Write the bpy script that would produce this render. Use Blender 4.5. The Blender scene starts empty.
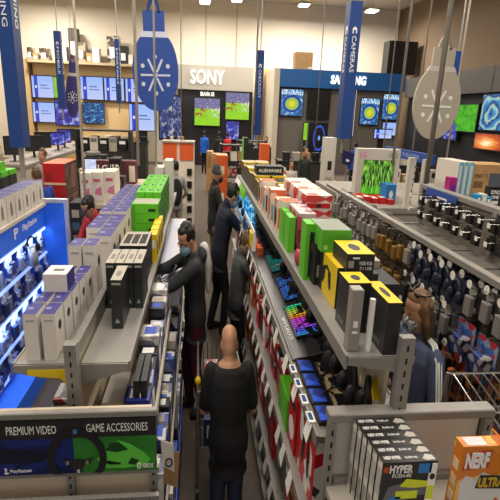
import bpy, bmesh, math, random
from mathutils import Vector, Matrix
random.seed(7)
SC = bpy.context.scene
COL = SC.collection
PI = math.pi
# ------------------------------------------------------------------ camera
F, H = 474.0, 2.65
def _vp(x, y): return Vector(((x-250)/F, -(y-250)/F, -1.0)).normalized()
_Y = _vp(199, 110); _Z = -_vp(187, 1890)
_Z = (_Z - _Y*_Z.dot(_Y)).normalized(); _X = _Y.cross(_Z)
RM = Matrix((_X, _Y, _Z))
cd = bpy.data.cameras.new('camera'); cam = bpy.data.objects.new('camera', cd); COL.objects.link(cam)
cd.sensor_width = 36; cd.sensor_fit = 'HORIZONTAL'; cd.lens = F/500*36; cd.clip_start = .05; cd.clip_end = 200
cam.matrix_world = Matrix.Translation((0, 0, H)) @ RM.to_4x4()
SC.camera = cam
def at(px, py, x=None, y=None, z=None):
    d = RM @ Vector(((px-250)/F, -(py-250)/F, -1.0))
    t = x/d.x if x is not None else (y/d.y if y is not None else (z-H)/d.z)
    return Vector((0, 0, H)) + d*t
# ------------------------------------------------------------------ world and lamps
w = bpy.data.worlds.new('world'); SC.world = w; w.use_nodes = True
w.node_tree.nodes['Background'].inputs[0].default_value = (1, .93, .84, 1)
w.node_tree.nodes['Background'].inputs[1].default_value = .55
def area(x, y, z, sx, sy, p, col=(1, .925, .82)):
    l = bpy.data.lights.new('ceiling_lamp', 'AREA'); l.shape = 'RECTANGLE'; l.size = sx; l.size_y = sy; l.energy = p; l.color = col
    o = bpy.data.objects.new('ceiling_lamp', l); COL.objects.link(o); o.location = (x, y, z); return o
for x in (-4.5, .2, 4.9):
    for y in (1.5, 6.5, 12, 17.5):
        area(x, y, 7.2, 1.2, 2.0, 185)
for x in (-6.5, .2, 4.4, 7.4):
    area(x, 22.2, 7.1, .9, .9, 520)
vs = SC.view_settings; vs.view_transform = 'Standard'; vs.look = 'None'; vs.gamma = 1; vs.exposure = 0.0; vs.use_curve_mapping = False
SC.cycles.use_denoising = True
SC.cycles.max_bounces = 6
KX = 2/3
# ------------------------------------------------------------------ materials
def s2l(c): return tuple(((v/255)/12.92 if v/255 <= .04045 else ((v/255+.055)/1.055)**2.4) for v in c)
MC = {}
def mat(name, rgb, rough=.6, metal=0., emis=0., erg=None, var=.0, spec=.4, alpha=1.):
    if name in MC: return MC[name]
    m = bpy.data.materials.new(name); m.use_nodes = True; MC[name] = m
    nt = m.node_tree; b = nt.nodes['Principled BSDF']; c = (*s2l(rgb), 1)
    b.inputs['Base Color'].default_value = c; b.inputs['Roughness'].default_value = rough; b.inputs['Metallic'].default_value = metal
    b.inputs['Specular IOR Level'].default_value = spec
    if emis:
        b.inputs['Emission Color'].default_value = (*s2l(erg or rgb), 1); b.inputs['Emission Strength'].default_value = emis
    if alpha < 1: b.inputs['Alpha'].default_value = alpha
    if var:
        tc = nt.nodes.new('ShaderNodeTexCoord'); n = nt.nodes.new('ShaderNodeTexNoise'); n.inputs['Scale'].default_value = 9; n.inputs['Detail'].default_value = 4
        r = nt.nodes.new('ShaderNodeValToRGB')
        r.color_ramp.elements[0].position = .3; r.color_ramp.elements[1].position = .7
        r.color_ramp.elements[0].color = (*[v*(1-var) for v in c[:3]], 1); r.color_ramp.elements[1].color = (*[min(1, v*(1+var)) for v in c[:3]], 1)
        nt.links.new(tc.outputs['Object'], n.inputs[0]); nt.links.new(n.outputs[0], r.inputs[0]); nt.links.new(r.outputs[0], b.inputs['Base Color'])
    return m
def busy(name, cols, scale=20, stretch=(1, 1, 1), rough=.4, emis=0.):
    """printed packaging or pictures: patches of a few inks"""
    if name in MC: return MC[name]
    m = bpy.data.materials.new(name); m.use_nodes = True; MC[name] = m
    nt = m.node_tree; b = nt.nodes['Principled BSDF']; b.inputs['Roughness'].default_value = rough
    tc = nt.nodes.new('ShaderNodeTexCoord'); mp = nt.nodes.new('ShaderNodeMapping'); mp.inputs['Scale'].default_value = stretch
    v = nt.nodes.new('ShaderNodeTexVoronoi'); v.inputs['Scale'].default_value = scale
    sp = nt.nodes.new('ShaderNodeSeparateColor'); r = nt.nodes.new('ShaderNodeValToRGB'); r.color_ramp.interpolation = 'CONSTANT'
    e = r.color_ramp.elements
    while len(e) < len(cols): e.new(.5)
    for i, c in enumerate(cols): e[i].position = i/len(cols); e[i].color = (*s2l(c), 1)
    L = nt.links.new
    L(tc.outputs['Object'], mp.inputs[0]); L(mp.outputs[0], v.inputs['Vector']); L(v.outputs['Color'], sp.inputs[0]); L(sp.outputs[0], r.inputs[0]); L(r.outputs[0], b.inputs['Base Color'])
    if emis: L(r.outputs[0], b.inputs['Emission Color']); b.inputs['Emission Strength'].default_value = emis
    return m
class N:
    """tiny node builder for screens"""
    def __init__(s, name, strength=1.0):
        s.m = bpy.data.materials.new(name); s.m.use_nodes = True; s.nt = s.m.node_tree; s.b = s.nt.nodes['Principled BSDF']
        s.b.inputs['Base Color'].default_value = (.01, .01, .01, 1); s.b.inputs['Roughness'].default_value = .25
        s.b.inputs['Emission Strength'].default_value = strength
        g = s.nt.nodes.new('ShaderNodeTexCoord'); s.gen = g.outputs['Generated']
        x = s.nt.nodes.new('ShaderNodeSeparateXYZ'); s.nt.links.new(s.gen, x.inputs[0]); s.x, s.y, s.z = x.outputs
    def m2(s, op, a, b=0.0, c=0.0):
        n = s.nt.nodes.new('ShaderNodeMath'); n.operation = op
        for i, v in enumerate((a, b, c)):
            if isinstance(v, (int, float)): n.inputs[i].default_value = v
            else: s.nt.links.new(v, n.inputs[i])
        return n.outputs[0]
    def mix(s, f, a, b):
        n = s.nt.nodes.new('ShaderNodeMix'); n.data_type = 'RGBA'
        for k, v in ((0, f), (6, a), (7, b)):
            if isinstance(v, tuple): n.inputs[k].default_value = (*s2l(v), 1)
            elif isinstance(v, (int, float)): n.inputs[k].default_value = v
            else: s.nt.links.new(v, n.inputs[k])
        return n.outputs[2]
    def noise(s, scale, detail=3, dist=0., vec=None):
        n = s.nt.nodes.new('ShaderNodeTexNoise'); n.inputs['Scale'].default_value = scale; n.inputs['Detail'].default_value = detail; n.inputs['Distortion'].default_value = dist
        s.nt.links.new(vec or s.gen, n.inputs[0]); return n.outputs[0]
    def scaled(s, sx, sy, sz):
        n = s.nt.nodes.new('ShaderNodeMapping'); n.inputs['Scale'].default_value = (sx, sy, sz); s.nt.links.new(s.gen, n.inputs[0]); return n.outputs[0]
    def ramp(s, f, stops):
        n = s.nt.nodes.new('ShaderNodeValToRGB'); e = n.color_ramp.elements
        while len(e) < len(stops): e.new(.5)
        for i, (p, c) in enumerate(stops): e[i].position = p; e[i].color = (*s2l(c), 1)
        s.nt.links.new(f, n.inputs[0]); return n.outputs[0]
    def band(s, v, lo, hi): return s.m2('MULTIPLY', s.m2('GREATER_THAN', v, lo), s.m2('LESS_THAN', v, hi))
    def rad(s, u, v, cx, cz, ax=1., az=1.):
        a = s.m2('MULTIPLY', s.m2('SUBTRACT', u, cx), ax); b = s.m2('MULTIPLY', s.m2('SUBTRACT', v, cz), az)
        return s.m2('SQRT', s.m2('ADD', s.m2('MULTIPLY', a, a), s.m2('MULTIPLY', b, b)))
    def done(s, c):
        s.nt.links.new(c, s.b.inputs['Emission Color']); return s.m
# ------------------------------------------------------------------ objects
USED = {}
def tag(o, label=None, cat=None, group=None, kind=None):
    if label:
        if label in USED: print('DUPLABEL', label)
        n = len(label.split())
        if not 4 <= n <= 16: print('LONGLABEL', n, label)
        USED[label] = 1; o['label'] = label
    if cat: o['category'] = cat
    if group: o['group'] = group
    if kind: o['kind'] = kind
    return o
def empty(name, loc, label=None, cat=None, group=None, rz=0):
    o = bpy.data.objects.new(name, None); COL.objects.link(o); o.location = loc; o.rotation_euler.z = rz; o.empty_display_size = .1
    return tag(o, label, cat, group)
class MB:
    def __init__(s): s.bm = bmesh.new(); s.mi = 0
    def _f(s, vs, idx):
        for f in idx:
            try: fc = s.bm.faces.new([vs[i] for i in f]); fc.material_index = s.mi
            except ValueError: pass
    def box(s, x0, y0, z0, x1, y1, z1, M=None, sides=None):
        P = [(x0,y0,z0),(x1,y0,z0),(x1,y1,z0),(x0,y1,z0),(x0,y0,z1),(x1,y0,z1),(x1,y1,z1),(x0,y1,z1)]
        v = [s.bm.verts.new(M @ Vector(p) if M else p) for p in P]
        for k, f in (('B',(0,3,2,1)),('T',(4,5,6,7)),('F',(0,1,5,4)),('R',(1,2,6,5)),('K',(2,3,7,6)),('L',(3,0,4,7))):
            fc = s.bm.faces.new([v[i] for i in f]); fc.material_index = (sides.get(k, s.mi) if sides else s.mi)
        return s
    def prism(s, pts, vec):
        """polygon of 3-D points pushed along vec"""
        vec = Vector(vec); a = [s.bm.verts.new(p) for p in pts]; b = [s.bm.verts.new(Vector(p)+vec) for p in pts]; n = len(pts)
        s.bm.faces.new(a).material_index = s.mi; s.bm.faces.new(b[::-1]).material_index = s.mi
        for i in range(n): s.bm.faces.new((a[i], b[i], b[(i+1) % n], a[(i+1) % n])).material_index = s.mi
        return s
    def tube(s, pts, r, n=8, kx=1.0, closed=False):
        pts = [Vector(p) for p in pts]; rings = []; m = len(pts)
        rr = r if isinstance(r, (list, tuple)) else [r]*m
        up = Vector((0, 0, 1))
        for i, p in enumerate(pts):
            if closed: d = pts[(i+1) % m]-pts[i-1]
            else: d = (pts[min(i+1, m-1)]-pts[max(i-1, 0)])
            d.normalize()
            a = d.cross(up)
            if a.length < .05: a = d.cross(Vector((0, 1, 0)))
            a.normalize(); b = a.cross(d)
            rings.append([s.bm.verts.new(p+Vector((q.x*kx, q.y, q.z))) for q in [(a*math.cos(2*PI*k/n)+b*math.sin(2*PI*k/n))*rr[i] for k in range(n)]])
        for i in range(m if closed else m-1):
            A, B = rings[i], rings[(i+1) % m]
            for k in range(n): s.bm.faces.new((A[k], A[(k+1) % n], B[(k+1) % n], B[k])).material_index = s.mi
        if not closed:
            s.bm.faces.new(rings[0][::-1]).material_index = s.mi; s.bm.faces.new(rings[-1]).material_index = s.mi
        return s
    def ell(s, c, r, seg=12, rng=8, M=None):
        t = Matrix.Translation(c) @ (M if M else Matrix()) @ Matrix.Diagonal((*r, 1))
        g = bmesh.ops.create_uvsphere(s.bm, u_segments=seg, v_segments=rng, radius=1, matrix=t)
        for v in g['verts']:
            for f in v.link_faces: f.material_index = s.mi
        return s
    def cyl(s, c, rx, ry, h, n=16, axis='Z'):
        """elliptic cylinder from c along axis"""
        q = []
        for k in range(n):
            t = 2*PI*k/n; u, v = rx*math.cos(t), ry*math.sin(t)
            q.append(Vector(c)+Vector({'Z': (u, v, 0), 'X': (0, u, v), 'Y': (u, 0, v)}[axis]))
        return s.prism(q, {'Z': (0, 0, h), 'X': (h, 0, 0), 'Y': (0, h, 0)}[axis])
    def build(s, name, m, parent=None, loc=None, smooth=False, bevel=0, rz=0):
        if bevel: bmesh.ops.bevel(s.bm, geom=[e for e in s.bm.edges], offset=bevel, segments=1, affect='EDGES')
        bmesh.ops.recalc_face_normals(s.bm, faces=s.bm.faces)
        me = bpy.data.meshes.new(name); s.bm.to_mesh(me); s.bm.free()
        for q in (m if isinstance(m, (list, tuple)) else [m]): me.materials.append(q)
        if smooth:
            for p in me.polygons: p.use_smooth = True
        o = bpy.data.objects.new(name, me); COL.objects.link(o)
        if parent: o.parent = parent
        if loc is not None: o.location = loc
        if rz: o.rotation_euler.z = rz
        return o
def bx(name, m, x0, y0, z0, x1, y1, z1, parent=None, loc=None, bevel=0):
    return MB().box(x0, y0, z0, x1, y1, z1).build(name, m, parent, loc, bevel=bevel)
def wbox(name, m, x0, y0, z0, x1, y1, z1, label=None, cat=None, group=None, kind=None, bevel=0, sides=None, rz=0):
    """a stand-alone box, origin at the middle of its base"""
    cx, cy = (x0+x1)/2, (y0+y1)/2
    o = MB().box(x0-cx, y0-cy, 0, x1-cx, y1-cy, z1-z0, sides=sides).build(name, m, None, (cx, cy, z0), bevel=bevel, rz=rz)
    o['dims'] = [x1-x0, y1-y0, z1-z0]
    del o['dims']
    DIM[o.name] = (x1-x0, y1-y0, z1-z0)
    return tag(o, label, cat, group, kind)
DIM = {}
def struct(name, m, x0, y0, z0, x1, y1, z1): return wbox(name, m, x0, y0, z0, x1, y1, z1, kind='structure')
def copy_tree(o, parent=None):
    c = o.copy(); COL.objects.link(c)
    if parent: c.parent = parent
    for ch in o.children: copy_tree(ch, c)
    if o.name in DIM: DIM[c.name] = DIM[o.name]
    return c
def relabel(o, label, group=None, loc=None):
    if group: o['group'] = group
    if loc is not None: o.location = loc
    return tag(o, label)
# faces of a box thing in its own frame: origin, u, v, normal
def face(o, k):
    w_, d_, h_ = DIM[o.name]
    return {'F': (Vector((-w_/2, -d_/2, 0)), Vector((w_, 0, 0)), Vector((0, 0, h_)), Vector((0, -1, 0))),
            'L': (Vector((-w_/2, d_/2, 0)), Vector((0, -d_, 0)), Vector((0, 0, h_)), Vector((-1, 0, 0))),
            'R': (Vector((w_/2, -d_/2, 0)), Vector((0, d_, 0)), Vector((0, 0, h_)), Vector((1, 0, 0))),
            'T': (Vector((-w_/2, -d_/2, h_)), Vector((w_, 0, 0)), Vector((0, d_, 0)), Vector((0, 0, 1)))}[k]
def decal(o, k, u0, v0, u1, v1, m, name='printed_panel', shape='rect', t=.0012, lift=0.):
    a, U, V, n = face(o, k)
    if shape == 'rect': q = [(u0, v0), (u1, v0), (u1, v1), (u0, v1)]
    elif shape == 'ell': q = [((u0+u1)/2+(u1-u0)/2*math.cos(2*PI*i/18), (v0+v1)/2+(v1-v0)/2*math.sin(2*PI*i/18)) for i in range(18)]
    else: q = [(u0+(u1-u0)*x, v0+(v1-v0)*y) for x, y in shape]
    b = MB(); b.prism([a+U*x+V*y+n*lift for x, y in q], n*t)
    return b.build(name, m, o)
_TX = {}
def text_mesh(txt, bold=0.0):
    if (txt, bold) in _TX: return _TX[(txt, bold)]
    c = bpy.data.curves.new('t', 'FONT'); c.body = txt; c.extrude = .02; c.resolution_u = 2; c.offset = bold
    o = bpy.data.objects.new('t', c); COL.objects.link(o)
    dg = bpy.context.evaluated_depsgraph_get(); me = bpy.data.meshes.new_from_object(o.evaluated_get(dg))
    bpy.data.objects.remove(o); vs_ = [v.co.copy() for v in me.vertices]; fs = [tuple(p.vertices) for p in me.polygons]
    x0 = min(v.x for v in vs_); x1 = max(v.x for v in vs_); y0 = min(v.y for v in vs_); y1 = max(v.y for v in vs_)
    r = ([((v.x-x0)/(x1-x0), (v.y-y0)/(y1-y0), (v.z+.02)/.04) for v in vs_], fs); _TX[(txt, bold)] = r; return r
def letter_at(parent, txt, a, U, V, n, m, t=.002, bold=0.0, name='lettering'):
    vs_, fs = text_mesh(txt, bold); me = bpy.data.meshes.new(name)
    me.from_pydata([(Vector(a)+Vector(U)*x+Vector(V)*y+Vector(n)*(t*z+.0004)).to_tuple() for x, y, z in vs_], [], fs); me.materials.append(m)
    o = bpy.data.objects.new(name, me); COL.objects.link(o)
    if parent: o.parent = parent
    return o
def lettering(o, k, txt, u0, v0, u1, v1, m, bold=0.0, lift=0., t=.0015):
    a, U, V, n = face(o, k)
    return letter_at(o, txt, a+U*u0+V*v0+n*lift, U*(u1-u0), V*(v1-v0), n, m, t, bold)
def pc(name, m, xl, yb, xr, yt, z0, back, label, cat='box', group=None, sides=None, bevel=0, dz=0):
    """box on a shelf of height z0 read off the photo: near face's lower left corner, its right edge and top; back = depth or the far top corner"""
    p = at(xl, yb, z=z0); y = p.y; x1 = at(xr, yb, y=y).x; z1 = at(xl, yt, y=y).z
    if isinstance(back, tuple): d = max(.03, at(back[0], back[1], z=z1).y-y)
    else: d = back
    return wbox(name, m, p.x, y, z0, x1, y+d, z1, label, cat, group, sides=sides, bevel=bevel)
ORD = ['first','second','third','fourth','fifth','sixth','seventh','eighth','ninth','tenth','eleventh','twelfth','thirteenth','fourteenth','fifteenth','sixteenth','seventeenth','eighteenth','nineteenth','twentieth'] + ['twenty-'+s for s in ('first','second','third','fourth','fifth','sixth','seventh','eighth','ninth')]+['thirtieth']
WHITE = mat('white_card', (214, 206, 194), .6); PAPER = mat('paper_white', (228, 222, 212), .7); BLACK = mat('black_plastic', (20, 19, 20), .45); DARK = mat('dark_card', (34, 33, 35), .5)
STEEL = mat('grey_shelf_metal', (142, 138, 132), .42, .25, var=.06); CHROME = mat('chrome_wire', (170, 165, 158), .25, .9); BEIGE = mat('beige_board', (196, 180, 156), .7)
YELLOW = mat('yellow_print', (224, 190, 20), .5); GREEN = mat('bright_green_print', (96, 190, 40), .5); ORANGE = mat('orange_print', (216, 92, 40), .55); RED = mat('red_print', (186, 30, 36), .5)
BLUE = mat('signage_blue', (22, 62, 128), .5); SIGNB = mat('ornament_blue', (42, 74, 150), .55); CREAM = mat('cream_print', (224, 214, 196), .6); PURPLE = mat('blue_violet_top', (54, 50, 118), .55)
LW = mat('white_ink', (236, 234, 230), .5); KRAFT = mat('kraft_cardboard', (176, 138, 92), .8, var=.08); TAG = mat('price_tag_white', (226, 222, 214), .6); GLASS = mat('clear_blister', (200, 205, 210), .12, spec=.6, alpha=.35)
# ------------------------------------------------------------------ setting
FLOOR = mat('floor_carpet', (80, 70, 60), .75, var=.12)
WALL = mat('wall_cream_paint', (216, 206, 188), .8); WALLD = mat('wall_side_shaded', (112, 94, 74), .85)  # the right wall's shade is put into its darker colour
struct('floor', FLOOR, -11, -4, -.1, 13, 27, 0)
struct('wall_back', WALL, -10.2, 25.2, 0, 10.2, 25.4, 7.8)
struct('wall_left', WALL, -10.2, -4, 0, -10, 25.2, 7.8)
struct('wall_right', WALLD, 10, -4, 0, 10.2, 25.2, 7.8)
struct('ceiling', mat('ceiling_paint', (200, 190, 170), .9), -11, -4, 7.8, 13, 27, 8)
# seams between the tall wall sheets
for i, px in enumerate((206, 237)):
    p = at(px, 20, y=25.2); struct('trim_%d' % (i+1), mat('wall_seam', (172, 156, 130), .8), p.x-.02, 25.17, 4.7, p.x+.02, 25.2, 7.8)
LAMPM = mat('lamp_glow', (255, 246, 225), .5, emis=9)
for i, (px, py, nm) in enumerate(((205, 2, 'above the grey back wall sign'), (237, 0, 'between the two blue back signs'), (304, 5, 'above the cardboard box on the blue fascia'), (372, 11, 'farthest right, over the black cabinet'))):
    p = at(px, py, y=22.2)
    t = empty('ceiling_light', (p.x, 22.2, p.z), 'white rectangular hanging ceiling light '+nm, 'ceiling light', None)
    bx('housing', STEEL, -.22, -.3, 0, .22, .3, .07, t); bx('diffuser', LAMPM, -.2, -.28, -.03, .2, .28, 0, t)
    MB().tube([(0, 0, .07), (0, 0, 7.8-p.z)], .012, 6).build('suspension_rod', STEEL, t)
# ---------------- screens
SN = [0]
def scr_soccer():
    n = N('screen_soccer', 1.0); crowd = n.ramp(n.noise(26), [(.35, (40, 50, 110)), (.5, (90, 90, 150)), (.6, (180, 170, 190)), (.7, (60, 60, 130))])
    grass = n.mix(n.noise(5), (120, 195, 20), (165, 225, 40)); c = n.mix(n.m2('GREATER_THAN', n.z, .62), grass, crowd)
    pl = n.noise(7, 1, 0, n.scaled(2.4, 1, .9)); pm = n.m2('MULTIPLY', n.m2('GREATER_THAN', pl, .57), n.band(n.z, .3, .75))
    return n.done(n.mix(pm, c, n.mix(n.m2('GREATER_THAN', n.x, .5), (170, 40, 40), (225, 215, 215))))
def scr_stadium():
    n = N('screen_stadium', .95); bg = n.ramp(n.noise(6, 3), [(.35, (20, 60, 130)), (.55, (70, 130, 190)), (.7, (190, 205, 215))])
    r = n.rad(n.x, n.z, .5, .45, 1, 1.3); c = n.mix(n.m2('LESS_THAN', r, .42), bg, (30, 60, 140)); c = n.mix(n.m2('LESS_THAN', r, .33), c, (80, 150, 200))
    c = n.mix(n.m2('LESS_THAN', r, .29), c, (170, 200, 50)); c = n.mix(n.m2('LESS_THAN', r, .15), c, (225, 215, 60))
    return n.done(n.mix(n.m2('GREATER_THAN', n.z, .8), c, n.mix(n.m2('GREATER_THAN', n.noise(12, 1), .5), (60, 140, 200), (220, 235, 245))))
def scr_menu():
    n = N('screen_menu', 1.0); bg = n.mix(n.z, (190, 200, 245), (150, 185, 250)); c = n.mix(n.band(n.x, .1, .27), bg, (40, 60, 190))
    icon = n.m2('LESS_THAN', n.rad(n.x, n.z, .185, .5, 1, .8), .05); c = n.mix(icon, c, (220, 225, 250))
    l1 = n.m2('MULTIPLY', n.band(n.x, .38, .72), n.band(n.z, .55, .6)); l2 = n.m2('MULTIPLY', n.band(n.x, .38, .85), n.band(n.z, .42, .46))
    return n.done(n.mix(n.m2('MAXIMUM', l1, l2), c, (80, 100, 170)))
def scr_grad(name, a, b, st=.9, sc=6, c3=None):
    n = N(name, st); return n.done(n.ramp(n.noise(sc, 4, 1.0), [(.35, a), (.55, b)] + ([(.68, c3)] if c3 else [])))
def scr_swirl(name, st=.9):
    n = N(name, st); r = n.rad(n.y, n.z, .6, .45, 1, .9); wv = n.m2('FRACT', n.m2('ADD', n.m2('MULTIPLY', r, 4.5), n.m2('MULTIPLY', n.noise(3, 2), 1.6)))
    return n.done(n.ramp(wv, [(0, (30, 70, 150)), (.4, (70, 150, 200)), (.7, (180, 220, 200)), (.95, (20, 40, 110))]))
def scr_fire():
    n = N('screen_fire', 1.2); r = n.rad(n.y, n.z, .62, .4, 1, .8); v = n.m2('ADD', r, n.m2('MULTIPLY', n.m2('SUBTRACT', n.noise(8, 4, 2), .5), .5))
    return n.done(n.ramp(v, [(.05, (255, 235, 190)), (.2, (235, 150, 70)), (.4, (190, 80, 30)), (.7, (70, 26, 14))]))
def scr_forest():
    n = N('screen_green_trees', .85); v = n.noise(7, 4, .3, n.scaled(3.2, 1, .5)); c = n.ramp(v, [(.33, (8, 20, 10)), (.45, (30, 70, 25)), (.56, (110, 190, 40)), (.7, (220, 240, 130))])
    return n.done(n.mix(n.m2('MULTIPLY', n.m2('LESS_THAN', n.z, .22), .6), c, (90, 200, 40)))
def scr_ring():
    n = N('screen_blue_ring', .9); r = n.rad(n.x, n.z, .55, .5, 1.1, .8); a = n.m2('MULTIPLY', n.band(r, .3, .36), n.m2('GREATER_THAN', n.noise(3), .42))
    c = n.mix(a, (2, 3, 12), (50, 90, 220)); return n.done(n.mix(n.m2('LESS_THAN', r, .07), c, (120, 170, 255)))
S_SOC, S_STA, S_MENU, S_FIRE, S_FOR, S_RING, S_SW = scr_soccer(), scr_stadium(), scr_menu(), scr_fire(), scr_forest(), scr_ring(), scr_swirl('screen_swirl')
S_BLUE = scr_grad('screen_blue_scene', (10, 16, 50), (30, 90, 170), .9, 9, (110, 190, 220)); S_PURP = scr_grad('screen_violet_scene', (50, 30, 120), (70, 80, 200), .8, 5, (190, 190, 240))
S_GREEN = scr_grad('screen_green', (50, 150, 20), (90, 200, 40), .8, 4); S_WHITE = scr_grad('screen_pale', (190, 200, 240), (225, 230, 250), .95, 2)
S_STREAK = scr_grad('screen_streaks', (30, 34, 60), (70, 90, 170), .7, 8, (220, 215, 190)); S_LIME = scr_grad('screen_lime', (130, 200, 40), (160, 220, 60), .8, 3)
def tv(px0, py0, px1, py1, Y, m, label, cat='television', group=None, X=None, bz=.04, post=0):
    """wall-hung television read off the photo on the wall plane"""
    if X is None:
        a = at(px0, py1, y=Y); b = at(px1, py0, y=Y); wd, hh = b.x-a.x, b.z-a.z
        t = empty('television', (a.x+wd/2, Y, a.z), label, cat, group)
        bx('casing', BLACK, -wd/2-bz*.6, 0, -bz, wd/2+bz*.6, .08, hh+bz, t); bx('screen', m, -wd/2, -.012, 0, wd/2, 0, hh, t)
        bx('wall_bracket', STEEL, -wd/6, .08, hh*.3, wd/6, .14, hh*.7, t)
        if post: bx('floor_stand', DARK, -wd*.2, .09, -a.z, wd*.2, .2, hh*.3, t)
    else:
        a = at(px1, py1, x=X); b = at(px0, py0, x=X); y0, y1 = a.y, b.y; z0, z1 = a.z, b.z
        t = empty('television', (X, (y0+y1)/2, z0), label, cat, group); d = (y1-y0)/2; hh = z1-z0
        bx('casing', BLACK, 0, -d-.06, -bz, .08, d+.06, hh+bz, t)
        b_ = MB().box(-.012, -d, 0, 0, d, hh).build('screen', m, t)
        bx('wall_bracket', STEEL, .08, -d/3, hh*.3, .14, d/3, hh*.7, t)
    return t
# ---------------- back wall, middle: grey sign over black screens
p0 = at(178, 64, y=24); p1 = at(253, 92, y=24)
s = wbox('sign_fascia', mat('fascia_grey', (150, 144, 134), .6), p0.x, 24, p1.z, p1.x, 24.6, p0.z, 'long grey fascia with white letters over the black screen wall', 'sign')
SW = mat('sign_letters_lit', (255, 250, 240), .5, emis=1.3)
a = at(190.5, 83.3, y=24); b = at(224.5, 70.8, y=24)
w_, d_, h_ = DIM[s.name]; lettering(s, 'F', 'SONY', (a.x-p0.x)/w_, (a.z-p1.z)/h_, (b.x-p0.x)/w_, (b.z-p1.z)/h_, SW, .0, t=.05)
dw = wbox('display_wall', mat('display_black', (24, 23, 24), .5), p0.x, 24.15, 0, p1.x, 24.6, p1.z, 'tall black display wall under the grey sign', 'display wall')
a = at(200.5, 95.8, y=24.15); b = at(214.5, 92.2, y=24.15)
lettering(dw, 'F', 'BRAVIA XR', (a.x-p0.x)/w_, a.z/p1.z, (b.x-p0.x)/w_, b.z/p1.z, SW, .01, t=.02)
tv(194.5, 99, 220, 125, 23.98, S_SOC, 'large television showing a football match, left one under the grey sign')
tv(225.5, 93.5, 249.5, 119, 23.98, S_SOC, 'television showing a football match, higher right one beside the aisle column')
tv(226, 122, 239, 139, 23.98, S_PURP, 'small violet-blue screen below the right football television')
tv(253.5, 97, 258, 140, 23.6, S_STREAK, 'narrow tall screen with streaked light picture by the blue aisle banner', post=1)
tv(160, 97, 181, 138, 23.6, S_STREAK, 'portrait screen with blue streak picture behind the blue ornament', bz=.1, post=1)
# column, opening and the blue-signed wing
struct('door_1', mat('door_tan', (186, 150, 96), .7), at(262, 69, y=24.8).x, 24.8, 0, at(275, 69, y=24.8).x, 25.2, at(265, 69, y=24.8).z)
struct('wall_column', mat('column_cream', (206, 196, 176), .7), at(274.5, 69, y=22).x, 21.9, 0, at(280, 69, y=22).x, 25.2, 4.55)
q0 = at(279, 68, y=22); q1 = at(405, 92, y=22); FASB = mat('fascia_blue', (28, 92, 158), .5)
s = wbox('sign_fascia', FASB, q0.x, 22, q1.z, 9.34, 22.8, q0.z, 'long bright blue fascia with white letters on the right back wing', 'sign')
w_, d_, h_ = DIM[s.name]
a = at(330.5, 84.5, y=22); b = at(366.5, 74, y=22)
lettering(s, 'F', 'SAMSUNG', (a.x-q0.x)/w_, .26, (b.x-q0.x)/w_, .76, SW, .03, t=.05)
wbox('display_wall', mat('display_grey', (120, 112, 104), .6), q0.x, 22.3, 0, 9.34, 22.8, q1.z, 'grey display wall under the bright blue fascia', 'display wall')
tv(280.5, 90, 303.5, 115, 22.12, S_STA, 'television with stadium picture at the left end of the blue wing')
tv(307, 88, 331, 118, 22.12, BLACK, 'large dark switched-off television beside the stadium picture')
tv(308, 124, 328, 152, 20.5, S_RING, 'dark television with a glowing blue ring picture', post=1)
tv(359.5, 99, 380, 124, 22.12, S_STA, 'television with stadium picture right of the tall cameras banner')
tv(381.5, 95, 401, 119, 22.12, S_STA, 'farthest right of the stadium picture televisions, beside the grey ornament')
tv(382, 123, 398, 135, 22.12, S_MENU, 'small pale blue screen under the right stadium television')
tv(352.5, 90, 356.5, 136, 21.5, S_WHITE, 'narrow bright portrait screen half behind the cameras banner', post=1)
tv(374, 130, 392, 138, 19, S_MENU, 'low pale blue monitor right of the man in the blue shirt', post=1)
tv(303, 123, 308, 140, 21.5, S_LIME, 'narrow yellow-green screen strip left of the blue ring television', post=1)
k = at(295, 67, y=22.1); k2 = at(313.5, 52.5, y=22.1)
o = wbox('cardboard_box', KRAFT, k.x, 22.1, q0.z, k2.x, 22.7, k2.z, 'brown cardboard box standing on the bright blue fascia', 'box'); decal(o, 'F', .75, .06, .95, .16, LW, 'label')
k = at(386, 74, y=22.1); k2 = at(416, 42, y=22.1)
o = wbox('storage_cabinet', BLACK, k.x, 22.05, q0.z, k2.x+.1, 22.75, k2.z, 'big matt black cabinet on top of the blue fascia', 'cabinet'); decal(o, 'F', .48, .02, .5, .98, DARK, 'door_gap')
# right wall wing
rf = wbox('sign_fascia', mat('fascia_charcoal', (72, 68, 64), .6), 9.34, 9.5, 3.55, 10, 22, 4.35, 'dark charcoal fascia running along the right side wall', 'sign')
wbox('display_wall', mat('display_black', (24, 23, 24), .5), 9.6, 9.5, 0, 10, 22, 3.55, 'black display wall below the charcoal fascia on the right', 'display wall')
for i, yy in enumerate((12.2, 15.2, 18.4)): bx('joint_strip', BLACK, -.335, yy-15.75-.03, 0.0, -.33, yy-15.75+.03, .8, rf)
tv(458, 105, 474, 132, 0, S_GREEN, 'television with plain green picture right of the grey ornament', X=9.42)
tv(484.5, 95, 505, 131, 0, S_SW, 'television with a blue-green swirl picture at the far right', X=9.42)
tv(476, 133, 506, 152, 0, S_FIRE, 'television with an orange burst picture below the swirl picture', X=9.42)
tv(446, 123, 455, 140, 0, S_PURP, 'violet screen low behind the grey ornament', X=9.42)
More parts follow.
